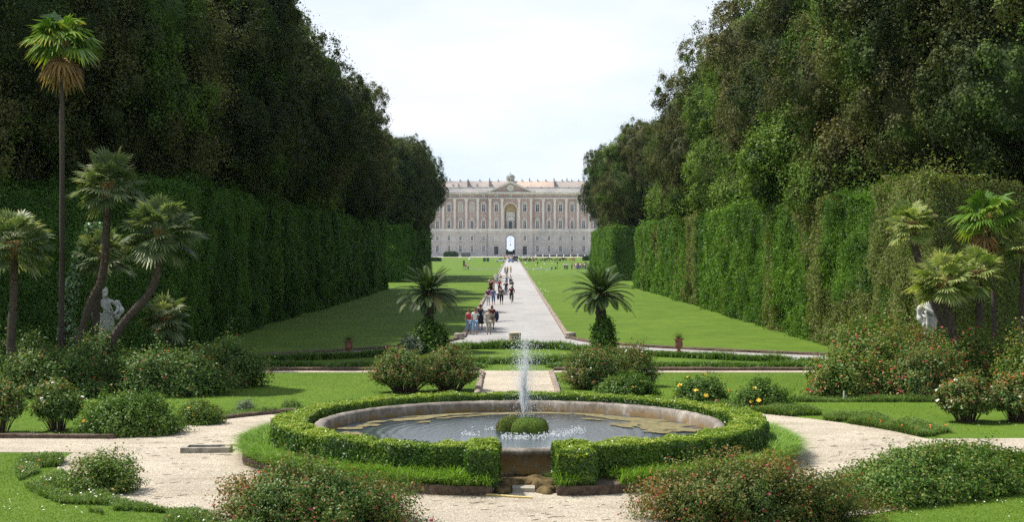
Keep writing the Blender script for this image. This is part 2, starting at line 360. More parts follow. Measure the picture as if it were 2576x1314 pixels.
# ------------------------------------------------------------ fountain
def fountain():
    t = thing('fountain_basin', 'large round stone fountain basin full of water behind the low clipped hedge', 'fountain', (FC[0], FC[1], .2))
    a = MB(); prof = [(5.27,0),(5.27,.12),(5.2,.16),(5.2,.40),(5.27,.43),(5.28,.50),(5.24,.55),(5.14,.575),(5.03,.56),(4.98,.50),(4.97,-.1)]
    n = 120; n0 = 0
    for r, z in prof:
        for k in range(n):
            th = 2*math.pi*k/n; q = r+.012*math.sin(k*7.3+z*9)+.008*math.sin(k*2.1); a.v.append((q*math.cos(th), q*math.sin(th), z+.006*math.sin(k*3.7)))
    for i in range(len(prof)-1):
        for k in range(n):
            j = (k+1) % n; a.face((i*n+k, i*n+j, (i+1)*n+j, (i+1)*n+k))
    m, tt, b = newmat('basin_stone')
    v = tt.nodes.new('ShaderNodeTexCoord').outputs['Object']; n1 = noise(tt, 1.4, 6, .7, v); n2 = noise(tt, 9, 5, .7, v, (1,1,.35))
    c = ramp(tt, n1, [(.07,.055,.04),(.20,.175,.15),(.36,.33,.29)], [.3,.5,.7]); c = mixc(tt, c, ramp(tt, n2, [(.45,.4,.32),(1.2,1.2,1.2)], [.3,.65]), 1.0, 'MULTIPLY')
    spz = tt.nodes.new('ShaderNodeSeparateXYZ'); tt.links.new(v, spz.inputs[0]); mrz = tt.nodes.new('ShaderNodeMapRange')
    mrz.inputs['From Min'].default_value = .5; mrz.inputs['From Max'].default_value = .3; tt.links.new(spz.outputs['Z'], mrz.inputs['Value'])
    mm = tt.nodes.new('ShaderNodeMath'); mm.operation = 'MULTIPLY'; tt.links.new(mrz.outputs[0], mm.inputs[0]); tt.links.new(ramp(tt, noise(tt, 2.6, 5, .7, v), [(0,0,0),(1,1,1)], [.38,.55]), mm.inputs[1])
    c = mixc(tt, c, (.17,.10,.02), mm.outputs[0]); tt.links.new(c, b.inputs['Base Color']); b.inputs['Roughness'].default_value = .8; bump(tt, b, n2, .6, .02)
    a.build('rim', m, t, True)
    # water
    m, tt, b = newmat('pool_water')
    b.inputs['Base Color'].default_value = (.03,.045,.055,1); b.inputs['Roughness'].default_value = .04; b.inputs['IOR'].default_value = 1.33; b.inputs['Specular IOR Level'].default_value = .9
    v = tt.nodes.new('ShaderNodeTexCoord').outputs['Object']
    mp2 = tt.nodes.new('ShaderNodeMapping'); mp2.inputs['Location'].default_value = (-.15,-.15,0); tt.links.new(v, mp2.inputs[0])
    wv = tt.nodes.new('ShaderNodeTexWave'); wv.wave_type = 'RINGS'; wv.rings_direction = 'Z'; wv.inputs['Scale'].default_value = 1.1; wv.inputs['Distortion'].default_value = 5; wv.inputs['Detail'].default_value = 2; wv.inputs['Detail Scale'].default_value = 1.2
    tt.links.new(mp2.outputs[0], wv.inputs[0]); nn = noise(tt, 7, 5, .7, v)
    ln = tt.nodes.new('ShaderNodeVectorMath'); ln.operation = 'LENGTH'; tt.links.new(mp2.outputs[0], ln.inputs[0])
    mrd = tt.nodes.new('ShaderNodeMapRange'); mrd.inputs['From Min'].default_value = .5; mrd.inputs['From Max'].default_value = 4.2; mrd.inputs['To Min'].default_value = 1; mrd.inputs['To Max'].default_value = .12; tt.links.new(ln.outputs['Value'], mrd.inputs['Value'])
    ad = tt.nodes.new('ShaderNodeMath'); ad.operation = 'MULTIPLY'; tt.links.new(nn, ad.inputs[0]); tt.links.new(mrd.outputs[0], ad.inputs[1])
    wm = tt.nodes.new('ShaderNodeMath'); wm.operation = 'MULTIPLY_ADD'; tt.links.new(wv.outputs['Fac'], wm.inputs[0]); wm.inputs[1].default_value = .16; tt.links.new(ad.outputs[0], wm.inputs[2])
    bump(tt, b, wm.outputs[0], .4, .05)
    me = bpy.data.meshes.new('water'); k = 96
    me.from_pydata([(4.99*math.cos(2*math.pi*i/k), 4.99*math.sin(2*math.pi*i/k), .27) for i in range(k)], [], [list(range(k))]); ob('water', me, t, m)
    # floating algae mats, lying on the water
    alg = solid('algae_mat', (.16,.135,.06), .9, .5, 6, .5); rr = random.Random(5); a = MB(); q = 0
    for th, r, ra, rb in [(97,4.4,.9,.22),(78,4.6,1.0,.16),(62,4.55,.8,.2),(45,4.3,1.1,.42),(33,4.1,.9,.5),(22,4.2,.7,.6),(12,3.9,.8,.5),(118,4.5,.9,.22),(132,4.2,.8,.35),(112,3.9,.5,.15),
                          (150,4.5,.4,.16),(160,4.3,.3,.3),(170,4.55,.25,.4),(28,3.2,.6,.28),(140,3.4,.3,.12),(54,3.5,.45,.12),(5,4.4,.3,.5),(88,3.95,.3,.08),(124,3.7,.25,.1),(0,3.6,.3,.3),(185,4.4,.4,.3)]:
        th = R(th); c = (r*math.cos(th), r*math.sin(th)); k = 26; n = len(a.v); q += 1
        ph = [rr.random()*6.28 for _ in range(4)]
        for i in range(k):
            u = 2*math.pi*i/k; s = 1+.22*math.sin(2*u+ph[0])+.16*math.sin(3*u+ph[1])+.12*math.sin(5*u+ph[2])+.10*math.sin(7*u+ph[3])
            e1 = ra*math.cos(u)*s; e2 = rb*math.sin(u)*s; tx, ty = -math.sin(th), math.cos(th)
            x = c[0]+e1*tx+e2*math.cos(th); y = c[1]+e1*ty+e2*math.sin(th); d = math.hypot(x, y)
            if d > 4.95: x *= 4.95/d; y *= 4.95/d
            a.v.append((x, y, .273+.0012*q))
        a.face(range(n, n+k))
    props(a.build('algae', alg, t), kind='stuff')
    # mossy rocks
    m, tt, b = newmat('moss'); v = tt.nodes.new('ShaderNodeTexCoord').outputs['Object']; n1 = noise(tt, 3, 5, .7, v); n2 = noise(tt, 40, 5, .8, v)
    c = ramp(tt, n1, [(.05,.10,.008),(.12,.20,.012),(.19,.17,.03)], [.3,.55,.75]); c = mixc(tt, c, ramp(tt, n2, [(.4,.4,.4),(1.4,1.4,1.4)], [.3,.7]), 1.0, 'MULTIPLY')
    tt.links.new(c, b.inputs['Base Color']); b.inputs['Roughness'].default_value = .95; bump(tt, b, n2, 1, .05)
    rng = np.random.default_rng(4); MOSSL = leafmat('moss_tufts', [(.05,.10,.01),(.10,.19,.015),(.17,.24,.03)], None, .2); BROWNM = leafmat('brown_moss_tufts', [(.07,.06,.02),(.13,.12,.03),(.2,.17,.05)], None, .2)
    for X, Y, r, h, lab, sd, lm in ((.46,37.95,.47,.48,'rounded bright green mossy rock under the fountain jet',1,MOSSL),(-.06,38.15,.36,.45,'smaller brownish mossy rock left of the green one in the basin',7,BROWNM)):
        a = MB(); a.ball((0,0,-.06), (r*1.12,r*.9,h), 4, .30, sd); o = a.build('moss_rock', m, None, True, (X,Y,.465)); props(o, lab, 'rock')
        V = np.array([v for v in a.v]); V = V[V[:,2] > -.02]; V = V[rng.integers(0, len(V), 5000)]+rng.normal(size=(5000,3))*.016
        np_mesh('moss_tufts', [leafc(V, unit(V), .024, rng.random(5000), rng, tilt=1.2)], lm, o)
fountain()
# island bed round the basin: a disc with a notch at the opening
def island():
    n = 90; pts = []
    a0 = math.asin(.50/7.0); nl, nr = -.42, .95
    for i in range(n+1):
        t = -math.pi/2+.12+(2*math.pi-.24)*i/n; r = 7.05+.06*math.sin(i*1.3)+.05*math.sin(i*3.1); x = FC[0]+r*math.cos(t); y = FC[1]+r*math.sin(t); pts.append((x, y))
    pts = [p for p in pts if not (p[1] < 34 and nl-.1 < p[0] < nr+.1)]
    y0 = min(p[1] for p in pts)
    pts = pts+[(nl,y0),(nl,32.5),(nr,32.5),(nr,y0)]
    a = MB(); a.prism(pts, .0, .21, 'z'); o = a.build('soil_bed', SOIL); props(o, kind='structure')
    # rough steps in the opening
    a = MB(); TUFFD = solid('mossy_tuff', (.13,.095,.045), .95, .6, 8, 1.0, spec=.1); rr = random.Random(3); a.ball((CX+.08,32.25,.0), (.6,.22,.2), 4, .9, 3); a.ball((CX-.25,31.9,.0), (.3,.3,.2), 3, .6, 5); a.ball((CX+.5,31.8,.0), (.28,.3,.22), 3, .6, 8)
    a.ball((CX-.35,31.25,0), (.2,.3,.13), 3, .6, 2); a.ball((CX+.55,31.2,0), (.22,.3,.16), 3, .6, 9)
    props(a.build('rough_step', TUFFD, None, True), 'rough crumbling tuff step below the basin wall in the hedge opening', 'step')
    a = MB(); a.box(CX-.18,CX+.30,31.2,31.62,0,.10); props(a.build('stone_slab', STONE), 'flat grey stone slab between the two hedge ends in front of the basin', 'slab')
island()
# low clipped hedge round the basin, open at the front, with two returns
def ring_hedge():
    rng = np.random.default_rng(11); r0, r1, zb, zt = 5.46, 6.27, .2, .89
    aL = math.atan2(-6.0, -.35-FC[0]); aR = math.atan2(-6.0, .95-FC[0]); a0, a1 = aR, aL+2*math.pi
    def rout(th): return r1-.26*np.clip(-np.sin(th), 0, 1)**6
    def disp(P, Nn, amp=.07):
        return P+Nn*((vn(P, 2.2, 1)-.5)*amp*2+(vn(P, 7, 2)-.5)*amp)[:, None]
    Ps, Ns, sz = [], [], []
    def add(P, Nn, s): Ps.append(P); Ns.append(Nn); sz.append(np.full(len(P), s))
    def ringpts(n, mode):
        th = a0+(a1-a0)*rng.random(n); c, s = np.cos(th), np.sin(th); rad = np.stack([c, s, 0*c], 1)
        if mode == 'top': r = r0+(rout(th)-r0)*rng.random(n); P = np.stack([FC[0]+r*c, FC[1]+r*s, zt+0*r], 1); Nn = np.tile([0,0,1.], (n,1))
        else:
            r = rout(th) if mode == 'out' else r0+0*th; z = zb+(zt-zb)*rng.random(n)**.8; P = np.stack([FC[0]+r*c, FC[1]+r*s, z], 1); Nn = rad if mode == 'out' else -rad
        return P, Nn
    for mode, n, s in (('top',70000,.052),('out',56000,.062),('in',36000,.062)):
        P, Nn = ringpts(n, mode); add(disp(P, Nn)+rng.normal(size=P.shape)*.018, Nn, s)
    boxes = [(-.92,-.34,30.95,32.3),(.95,1.75,30.95,32.3)]
    for x0, x1, y0, y1 in boxes:
        for n, ax, val, Nn in ((5200,2,zt+.02,(0,0,1.)),(5200,1,y0,(0,-1.,0)),(4000,0,x0,(-1.,0,0)),(4000,0,x1,(1.,0,0))):
            P = np.stack([x0+(x1-x0)*rng.random(n), y0+(y1-y0)*rng.random(n), zb+(zt+.02-zb)*rng.random(n)], 1); P[:,ax] = val
            Nn = np.tile(Nn, (n,1)); add(disp(P, Nn, .09)+rng.normal(size=P.shape)*.02, Nn, .062)
    P = np.concatenate(Ps); Nn = np.concatenate(Ns); sz = np.concatenate(sz)
    top = Nn[:,2] > .5; tint = .30+.25*rng.random(len(P))+.28*vn(P, 1.3, 5)+np.where(top, .24, -.12)+(rng.random(len(P)) > .93)*.35  # top lighter: young leaves plus painted sun; sides darker: painted shade
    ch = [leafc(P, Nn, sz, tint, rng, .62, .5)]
    # shoots sticking out of the top
    Q = P[top][rng.integers(0, top.sum(), 2500)]; ch.append(bladec(Q-[0,0,.02], .09, .012, .4, rng, 2, .7+.3*rng.random(2500)))
    # solid near-black inside, the hedge's inner shade put into its colour
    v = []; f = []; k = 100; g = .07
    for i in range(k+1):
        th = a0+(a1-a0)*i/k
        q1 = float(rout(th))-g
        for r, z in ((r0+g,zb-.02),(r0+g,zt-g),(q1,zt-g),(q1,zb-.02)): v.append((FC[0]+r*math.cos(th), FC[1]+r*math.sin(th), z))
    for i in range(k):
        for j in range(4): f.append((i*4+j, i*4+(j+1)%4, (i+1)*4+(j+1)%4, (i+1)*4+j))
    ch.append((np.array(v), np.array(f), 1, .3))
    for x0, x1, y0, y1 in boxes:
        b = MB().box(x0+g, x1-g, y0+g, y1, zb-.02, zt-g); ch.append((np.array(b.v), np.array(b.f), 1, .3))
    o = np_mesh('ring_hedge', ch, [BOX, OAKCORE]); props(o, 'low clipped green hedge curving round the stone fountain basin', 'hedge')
ring_hedge()
def bed_grass():
    rng = np.random.default_rng(8); n = 52000
    th = rng.random(n)*2*math.pi; r = 7.02-(.62+.40*np.clip(-np.sin(th),0,1)**6)*rng.random(n); P = np.stack([FC[0]+r*np.cos(th), FC[1]+r*np.sin(th), .18+0*r], 1)
    keep = ~((P[:,1] < 34) & (P[:,0] > -.45) & (P[:,0] < .98)) & (P[:,1] < 43.5) & (vn(P, 1.2, 3) > .22)
    P = P[keep]; th = th[keep]
    az = th+rng.normal(size=len(P))*.9
    cl = vn(P, 2.5, 9)
    o = np_mesh('border_grass', [bladec(P, .34+.22*cl, .013, .95, rng, 4, .25+.45*rng.random(len(P))+.3*(rng.random(len(P)) > .85), az=az)], BLADE)
    props(o, 'bright arching grass-like border planted outside the ring hedge', 'border grass', kind='stuff')
bed_grass()
# water jet
def jet():
    rng = np.random.default_rng(21)
    m, t, b = newmat('spray'); b.inputs['Base Color'].default_value = (.93,.95,.97,1); b.inputs['Roughness'].default_value = .25; b.inputs['Alpha'].default_value = .5
    V0, F0 = ico(1); X0, Y0, Z0 = .30, 38.0, .84; ch = []
    g = 9.8; n = 8500; v0 = 5.9*np.clip(rng.normal(1, .14, n), .5, 1.45); ang = np.abs(rng.normal(0, .075, n)); az = rng.random(n)*2*math.pi
    T = v0*2/g; t = T*rng.random(n)**.8; vx = v0*np.sin(ang)*np.cos(az)+.06; vy = v0*np.sin(ang)*np.sin(az)
    P = np.stack([X0+vx*t+.05*t*t, Y0+vy*t, Z0+v0*np.cos(ang)*t-.5*g*t*t], 1); r = .003+.0075*rng.random(n)**4
    n2 = 220; P2 = np.stack([X0+.25+rng.normal(0,.28,n2), Y0+rng.normal(0,.3,n2), Z0+1.6+2.6*rng.random(n2)], 1); r2 = .006+.010*rng.random(n2)**2
    n3 = 2400; th = rng.random(n3)*6.283; rr = .75+.9*rng.random(n3); P3 = np.stack([X0+rr*np.cos(th), Y0-.25+rr*np.sin(th)*1.0, .48+.10*rng.random(n3)**3], 1); P3 = P3[(vn(P3, 1.7, 4) > .52)]; r3 = .006+.012*rng.random(len(P3))**2
    P = np.concatenate([P, P2, P3]); r = np.concatenate([r, r2, r3]); n = len(P); P[:,2] = np.maximum(P[:,2], .48)
    V = P[:,None]+V0[None]*r[:,None,None]*np.array([1,1,1.5]); F = (np.arange(n)*len(V0))[:,None,None]+F0[None]
    ch.append((V.reshape(-1,3), F.reshape(-1,3), 0, .5))
    # solid strands near the nozzle
    k = 110
    for i in range(k):
        ang = abs(rng.normal(0, .085)); az = rng.random()*6.28; v = 5.6*rng.uniform(.75,1.1); ts = np.linspace(0, rng.uniform(.14,.5), 7)
        pts = [(X0+v*math.sin(ang)*math.cos(az)*q, Y0+v*math.sin(ang)*math.sin(az)*q, Z0-.03+v*math.cos(ang)*q-.5*g*q*q) for q in ts]
        mb = MB().tube(pts, [.007,.0065,.006,.005,.004,.003,.002], 4); quad = [f for f in mb.f if len(f) == 4]
        ch.append((np.array(mb.v), np.array(quad), 0, .5))
    o = np_mesh('water_spray', ch, m, smooth=True); props(o, 'white water jet and falling drops rising from the mossy rocks', 'water jet', kind='stuff')
jet()
# ------------------------------------------------------------ tall clipped hedges
def hedge_wall(label, pts, height, thick, side, m, seed, brown=None, dens=1.0):
    """pts: inner face line on the ground; side: +1 body lies to +x, -1 to -x"""
    rng = np.random.default_rng(seed); Ps, Ns, Sz = [], [], []; core = MB()
    P2 = [Vector((p[0], p[1], 0)) for p in pts]
    def surf(P, Nn):
        n1 = vn(P*np.array([1,1,.5]), .6, seed)-.5; n2 = vn(P, 1.7, seed+1)-.5; n3 = vn(P, .22, seed+2)-.5
        n4 = vn(P, .9, seed+5)-.5; return P+Nn*(n1*.45+n2*.5+n3*.7+n4*.55)[:, None]
    for a, b in zip(P2[:-1], P2[1:]):
        d = (b-a); Ln = d.length; d.normalize(); nrm = Vector((-d.y, d.x, 0));
        if nrm.x*side > 0: nrm = -nrm
        ym = (a.y+b.y)/2; s = min(.24, max(.10, .00145*ym)); n = int(dens*2.1*Ln*height/(s*s*.33))
        u = rng.random(n)*Ln; z = height*rng.random(n)
        P = np.array(a)+u[:,None]*np.array(d); P[:,2] = z*(1+.075*(vn(P*np.array([1,1,0]), .45, seed+9)-.5)*2); Nn = np.tile(np.array(nrm), (n,1))
        Ps.append(surf(P, Nn)+rng.normal(size=P.shape)*np.array([.12,.12,.1])); Ns.append(Nn); Sz.append(np.full(n, s))
        nt_ = int(n*thick*.5/height); u = rng.random(nt_)*Ln; q = rng.random(nt_)*thick*.8
        P = np.array(a)+u[:,None]*np.array(d)-q[:,None]*np.array(nrm); P[:,2] = height*(1+.05*(vn(P*np.array([1,1,0]), .45, seed+9)-.5)*2); Nn = np.tile([0,0,1.], (nt_,1)); P[:,2] += (rng.random(nt_) > .8)*rng.exponential(.22, nt_)*(.3+1.6*vn(P, .35, seed+11))
        Ps.append(surf(P, Nn*1.1)); Ns.append(Nn); Sz.append(np.full(nt_, s*1.2))
    # both ends
    for e, o_ in ((P2[0], P2[1]), (P2[-1], P2[-2])):
        d = (e-o_).normalized(); nrm = Vector((-d.y, d.x, 0)); nrm = nrm if nrm.x*side > 0 else -nrm
        s = min(.24, max(.10, .00145*e.y)); n = int(2.6*thick*height/(s*s*.33)); P = np.array(e)+(rng.random(n)*thick)[:,None]*np.array(nrm); P[:,2] = height*rng.random(n)
        Nn = np.tile(np.array(d), (n,1)); Ps.append(surf(P, Nn)+rng.normal(size=P.shape)*.1); Ns.append(Nn); Sz.append(np.full(n, s))
    P = np.concatenate(Ps); Nn = np.concatenate(Ns); Sz = np.concatenate(Sz)
    low = vn(P, .25, seed+7); mid = vn(P*np.array([1,1,.8]), 1.0, seed+8)
    tint = .02+.14*rng.random(len(P))+.44*low+.40*mid
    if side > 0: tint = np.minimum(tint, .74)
    if brown: tint = np.where(brown(P, low, mid), .80+.25*rng.random(len(P)), tint)
    ch = [leafc(P, Nn, Sz, tint, rng, .7, .42)]
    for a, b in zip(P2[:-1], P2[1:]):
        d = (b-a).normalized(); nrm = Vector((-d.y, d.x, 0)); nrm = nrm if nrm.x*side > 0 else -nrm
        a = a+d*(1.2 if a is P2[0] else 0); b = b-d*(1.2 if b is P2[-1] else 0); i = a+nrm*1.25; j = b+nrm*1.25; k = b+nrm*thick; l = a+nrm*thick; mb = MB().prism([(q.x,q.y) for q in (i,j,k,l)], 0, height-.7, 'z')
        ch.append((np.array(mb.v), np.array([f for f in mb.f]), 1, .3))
    o = np_mesh('tall_hedge', ch, [m, OAKCORE]); props(o, label, 'hedge', 'tall clipped hedges along the avenue')
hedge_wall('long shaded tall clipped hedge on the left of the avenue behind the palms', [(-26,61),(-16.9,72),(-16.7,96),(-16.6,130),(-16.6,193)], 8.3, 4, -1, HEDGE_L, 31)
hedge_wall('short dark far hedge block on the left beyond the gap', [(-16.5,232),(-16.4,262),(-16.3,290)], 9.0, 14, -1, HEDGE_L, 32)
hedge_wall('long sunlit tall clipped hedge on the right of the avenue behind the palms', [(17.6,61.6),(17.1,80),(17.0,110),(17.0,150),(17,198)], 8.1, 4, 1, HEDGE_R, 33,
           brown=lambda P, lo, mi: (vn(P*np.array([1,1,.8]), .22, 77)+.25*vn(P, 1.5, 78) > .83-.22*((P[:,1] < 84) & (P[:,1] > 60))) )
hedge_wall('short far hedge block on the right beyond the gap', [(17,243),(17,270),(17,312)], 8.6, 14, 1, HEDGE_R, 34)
hedge_wall('set back shaded hedge closing the garden behind the right palms', [(38,71),(21.4,71)], 8.0, 3, 1, HEDGE_R, 35)
# ------------------------------------------------------------ trees of the avenue
def crown_chunks(rng, seed, rx, ry, h0, h1, nb, nleaf, ls, sprig=1.0):
    zc = (h0+h1)/2; rz = (h1-h0)/2
    D = unit(rng.normal(size=(nb,3))); D[:,2] = D[:,2]*.95+.05; q = .58+.34*rng.random(nb)
    cen = D*np.array([rx,ry,rz])*q[:,None]+[0,0,zc]; rad = (1.0+1.7*rng.random(nb)**1.3)*min(rx,ry)/6*1.15
    nb2 = nb//2; D2 = unit(rng.normal(size=(nb2,3))); c2 = D2*np.array([rx,ry,rz])*(.9+.15*rng.random(nb2))[:,None]+[0,0,zc]
    cen = np.concatenate([cen, c2]); rad = np.concatenate([rad, .55+.5*rng.random(nb2)]); tb = rng.random(len(cen))
    # each bough carries many small tufts of leaves
    nt_ = int(nb*26); wgt = rad**2; k = rng.choice(len(cen), nt_*2, p=wgt/wgt.sum()); d = unit(rng.normal(size=(len(k),3))+[0,0,.15])
    P = cen[k]+d*(rad[k]*(.86+.22*rng.random(len(k))))[:,None]; deep = np.zeros(len(P), bool)
    for i in range(len(cen)): deep |= (np.sum((P-cen[i])**2, 1) < (rad[i]*.78)**2)
    P, d, k = P[~deep], d[~deep], k[~deep]; tr_ = .26+.42*rng.random(len(P)); tt_ = rng.random(len(P)); P = P+d*((vn(P, .7, seed)-.4)*1.1)[:,None]
    j = rng.integers(0, len(P), nleaf); e = unit(rng.normal(size=(nleaf,3))+d[j]*.9+[0,0,.35]); q = (.5+.6*rng.random(nleaf)**.6)
    L_ = P[j]+e*(tr_[j]*q)[:,None]*np.array([1,1,1.35]); tb2 = tb[k][j]
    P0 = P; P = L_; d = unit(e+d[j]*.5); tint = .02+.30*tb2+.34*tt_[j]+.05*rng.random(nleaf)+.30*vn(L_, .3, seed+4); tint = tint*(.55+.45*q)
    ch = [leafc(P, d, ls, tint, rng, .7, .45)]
    n0 = nleaf//3; j0 = rng.choice(len(cen), n0, p=wgt/wgt.sum()); d0 = unit(rng.normal(size=(n0,3))); ch.append(leafc(cen[j0]+d0*(rad[j0]*(.72+.2*rng.random(n0)))[:,None], d0, ls*1.2, .25*rng.random(n0), rng, .8, .7))  # base-layer leaves tinted dark: shade between the tufts put into the colour
    # sprigs poking out
    n = int(nleaf*.05*sprig); s = rng.integers(0, len(P), n)
    for j in (0,1,2): ch.append(leafc(P[s]+d[s]*(.22+.2*j)*sprig+rng.normal(size=(n,3))*.08, d[s], ls*.85, tint[s]+.12, rng, .7, 1.1))
    V0, F0 = ico(2)
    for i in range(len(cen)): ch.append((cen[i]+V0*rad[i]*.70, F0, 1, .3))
    return ch
CROWNS = []
def tree_variant(seed, rx, ry, h0, h1, nb, nleaf, ls, sprig=1.0):
    rng = np.random.default_rng(seed); t = bpy.data.objects.new('holm_oak', None)
    ch = crown_chunks(rng, seed, rx, ry, h0, h1, nb, nleaf, ls, sprig)
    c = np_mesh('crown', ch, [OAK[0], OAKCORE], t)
    c.material_slots[0].link = 'OBJECT'; c.material_slots[0].material = OAK[0]
    mb = MB(); z1 = h1*.72; mb.tube([(0,0,-.1),(.15,.1,h0*.5),(-.1,.1,h0),(.2,-.1,z1)], [.42,.34,.3,.1], 8)
    for i in range(7):
        a = rng.random()*6.28; e = Vector((math.cos(a)*rx*.6, math.sin(a)*ry*.6, h0+(h1-h0)*rng.uniform(.15,.7))); z = h0*rng.uniform(.6,1)
        mb.tube([(0,.1,z), (e.x*.45, e.y*.45, z+(e.z-z)*.6), tuple(e)], [.2,.13,.05], 6)
    tr = mb.build('trunk', BARK, t, True)
    return (t, c, tr)
VAR = [tree_variant(101, 7.4, 7.4, 8.0, 23.4, 46, 210000, .15), tree_variant(102, 7.2, 7.6, 7.6, 22.2, 42, 200000, .15),
       tree_variant(103, 7.6, 7.2, 8.2, 24.4, 50, 220000, .15), tree_variant(104, 6.8, 7.0, 7.8, 21.4, 38, 180000, .15, 1.6)]
for t, c, tr in VAR: C.objects.unlink(c); C.objects.unlink(tr)
_rt = random.Random(9)
def tree(x, y, var, mi, label, s=1.0, rz=None, group=None):
    t0, c0, tr0 = VAR[var]; t = t0.copy(); C.objects.link(t); t.location = (x, y, 0); t.rotation_euler = (0,0,_rt.random()*6.28 if rz is None else rz); t.scale = (s, s, s)
    c = c0.copy(); C.objects.link(c); c.parent = t; c.material_slots[0].link = 'OBJECT'; c.material_slots[0].material = OAK[mi]
    tr = tr0.copy(); C.objects.link(tr); tr.parent = t
    return props(t, label, 'tree', group)
def row(side, ys, xs, mis, ss, word, grp):
    for i, (y, x, mi, s) in enumerate(zip(ys, xs, mis, ss)):
        tree(x, y, (i*7+(side > 0)*2) % 4, mi, f'{ORD[i]} holm oak from the camera {word}', s, group=grp)
rr = random.Random(17)
ysL = [73,85,97,110,123,136,149,161,174,186,241,253,266,278,290]
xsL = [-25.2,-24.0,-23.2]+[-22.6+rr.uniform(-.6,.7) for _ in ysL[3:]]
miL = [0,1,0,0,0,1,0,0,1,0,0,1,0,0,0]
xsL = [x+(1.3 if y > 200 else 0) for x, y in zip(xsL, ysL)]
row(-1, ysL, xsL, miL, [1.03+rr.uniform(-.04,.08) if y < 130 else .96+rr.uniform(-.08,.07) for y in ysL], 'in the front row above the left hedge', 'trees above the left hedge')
ysR = [75,86,98,110,122,134,147,159,172,185,250,262,275,287,300]
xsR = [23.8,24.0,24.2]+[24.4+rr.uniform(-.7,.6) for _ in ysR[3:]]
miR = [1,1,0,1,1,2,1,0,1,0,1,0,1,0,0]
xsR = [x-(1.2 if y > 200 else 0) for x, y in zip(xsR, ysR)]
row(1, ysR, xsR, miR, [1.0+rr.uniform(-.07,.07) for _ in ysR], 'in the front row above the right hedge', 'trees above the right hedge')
# second rows, seen above and between the first, and the dark near trees round the garden
for side, xs, w_ in ((-1, -30.5, 'left'), (1, 33.5, 'right')):
    ys = [82,94,106,118,130,142,154,166,178,190]
    for i, y in enumerate(ys): tree(xs+rr.uniform(-1,1), y+rr.uniform(-2,2), (i*3+1) % 4, (0,1)[(i+(side > 0)) % 2], f'{ORD[i]} tall holm oak from the camera in the back row on the {w_}', 1.13, group=f'back row of trees on the {w_}')
for i, (x, y, s, mi) in enumerate([(-29.5,63.5,.88,1),(-33,74,1.1,0),(-27.5,72,1.05,1)]):
    tree(x, y, (i+1) % 4, mi, f'{("outermost","taller inner","middle")[i]} dark oak towering behind the tall slender palm at the left edge', s, group='dark trees behind the left palms')
for i, (x, y, s, mi) in enumerate([(26.5,66,1.0,0),(29,66,1.12,1),(26.0,73,1.15,0)]):
    tree(x, y, (i+2) % 4, mi, f'{("nearest low","far tall","middle")[i]} shady oak towering behind the right edge palms', s, group='dark trees behind the right palms')
# shrubs climbing out of the right hedge top: brighter, lower crowns leaning over the hedge
def small_tree(name, x, y, z0, rx, ry, h, mat, label, seed, n=16000, ls=.17, cat='tree', group=None):
    rng = np.random.default_rng(seed); t = thing(name, label, cat, (x, y, 0), group=group)
    np_mesh('crown', crown_chunks(rng, seed, rx, ry, z0, z0+h, 16, n, ls), [mat, OAKCORE], t)
    MB().tube([(0,0,-.1),(.1,0,z0),(0,0,z0+h*.5)], [.22,.18,.08], 7).build('trunk', BARK, t, True)
small_tree('young_tree', 18.7, 96, 7.0, 2.6, 3.6, 7.0, OAK[2], 'bright green young tree bulging over the top of the right hedge', 61, 26000)
small_tree('young_tree', 19.4, 121, 7.6, 2.4, 3.4, 5.0, OAK[2], 'smaller bright green tree farther along above the right hedge', 62, 18000)
small_tree('young_tree', 18.6, 146, 6.9, 2.3, 3.6, 6.5, OAK[2], 'third bright green young tree along the right hedge, counting from the camera', 64, 18000)
small_tree('young_tree', 19.2, 172, 7.6, 2.2, 3.6, 6.0, OAK[2], 'fourth bright green young tree along the right hedge, counting from the camera', 65, 15000)
small_tree('young_tree', 19.0, 84, 7.3, 2.6, 3.6, 5.0, OAK[1], 'olive leaved young tree bulging over the near end of the right hedge', 66, 30000)
small_tree('young_tree', -19, 138, 7.4, 2.2, 3.2, 5.5, OAK[2], 'second green young tree above the left hedge, farther along', 67, 16000)
small_tree('young_tree', -18.8, 104, 7.4, 2.2, 3.2, 6.0, OAK[2], 'green young tree growing above the top of the left hedge', 63, 18000)
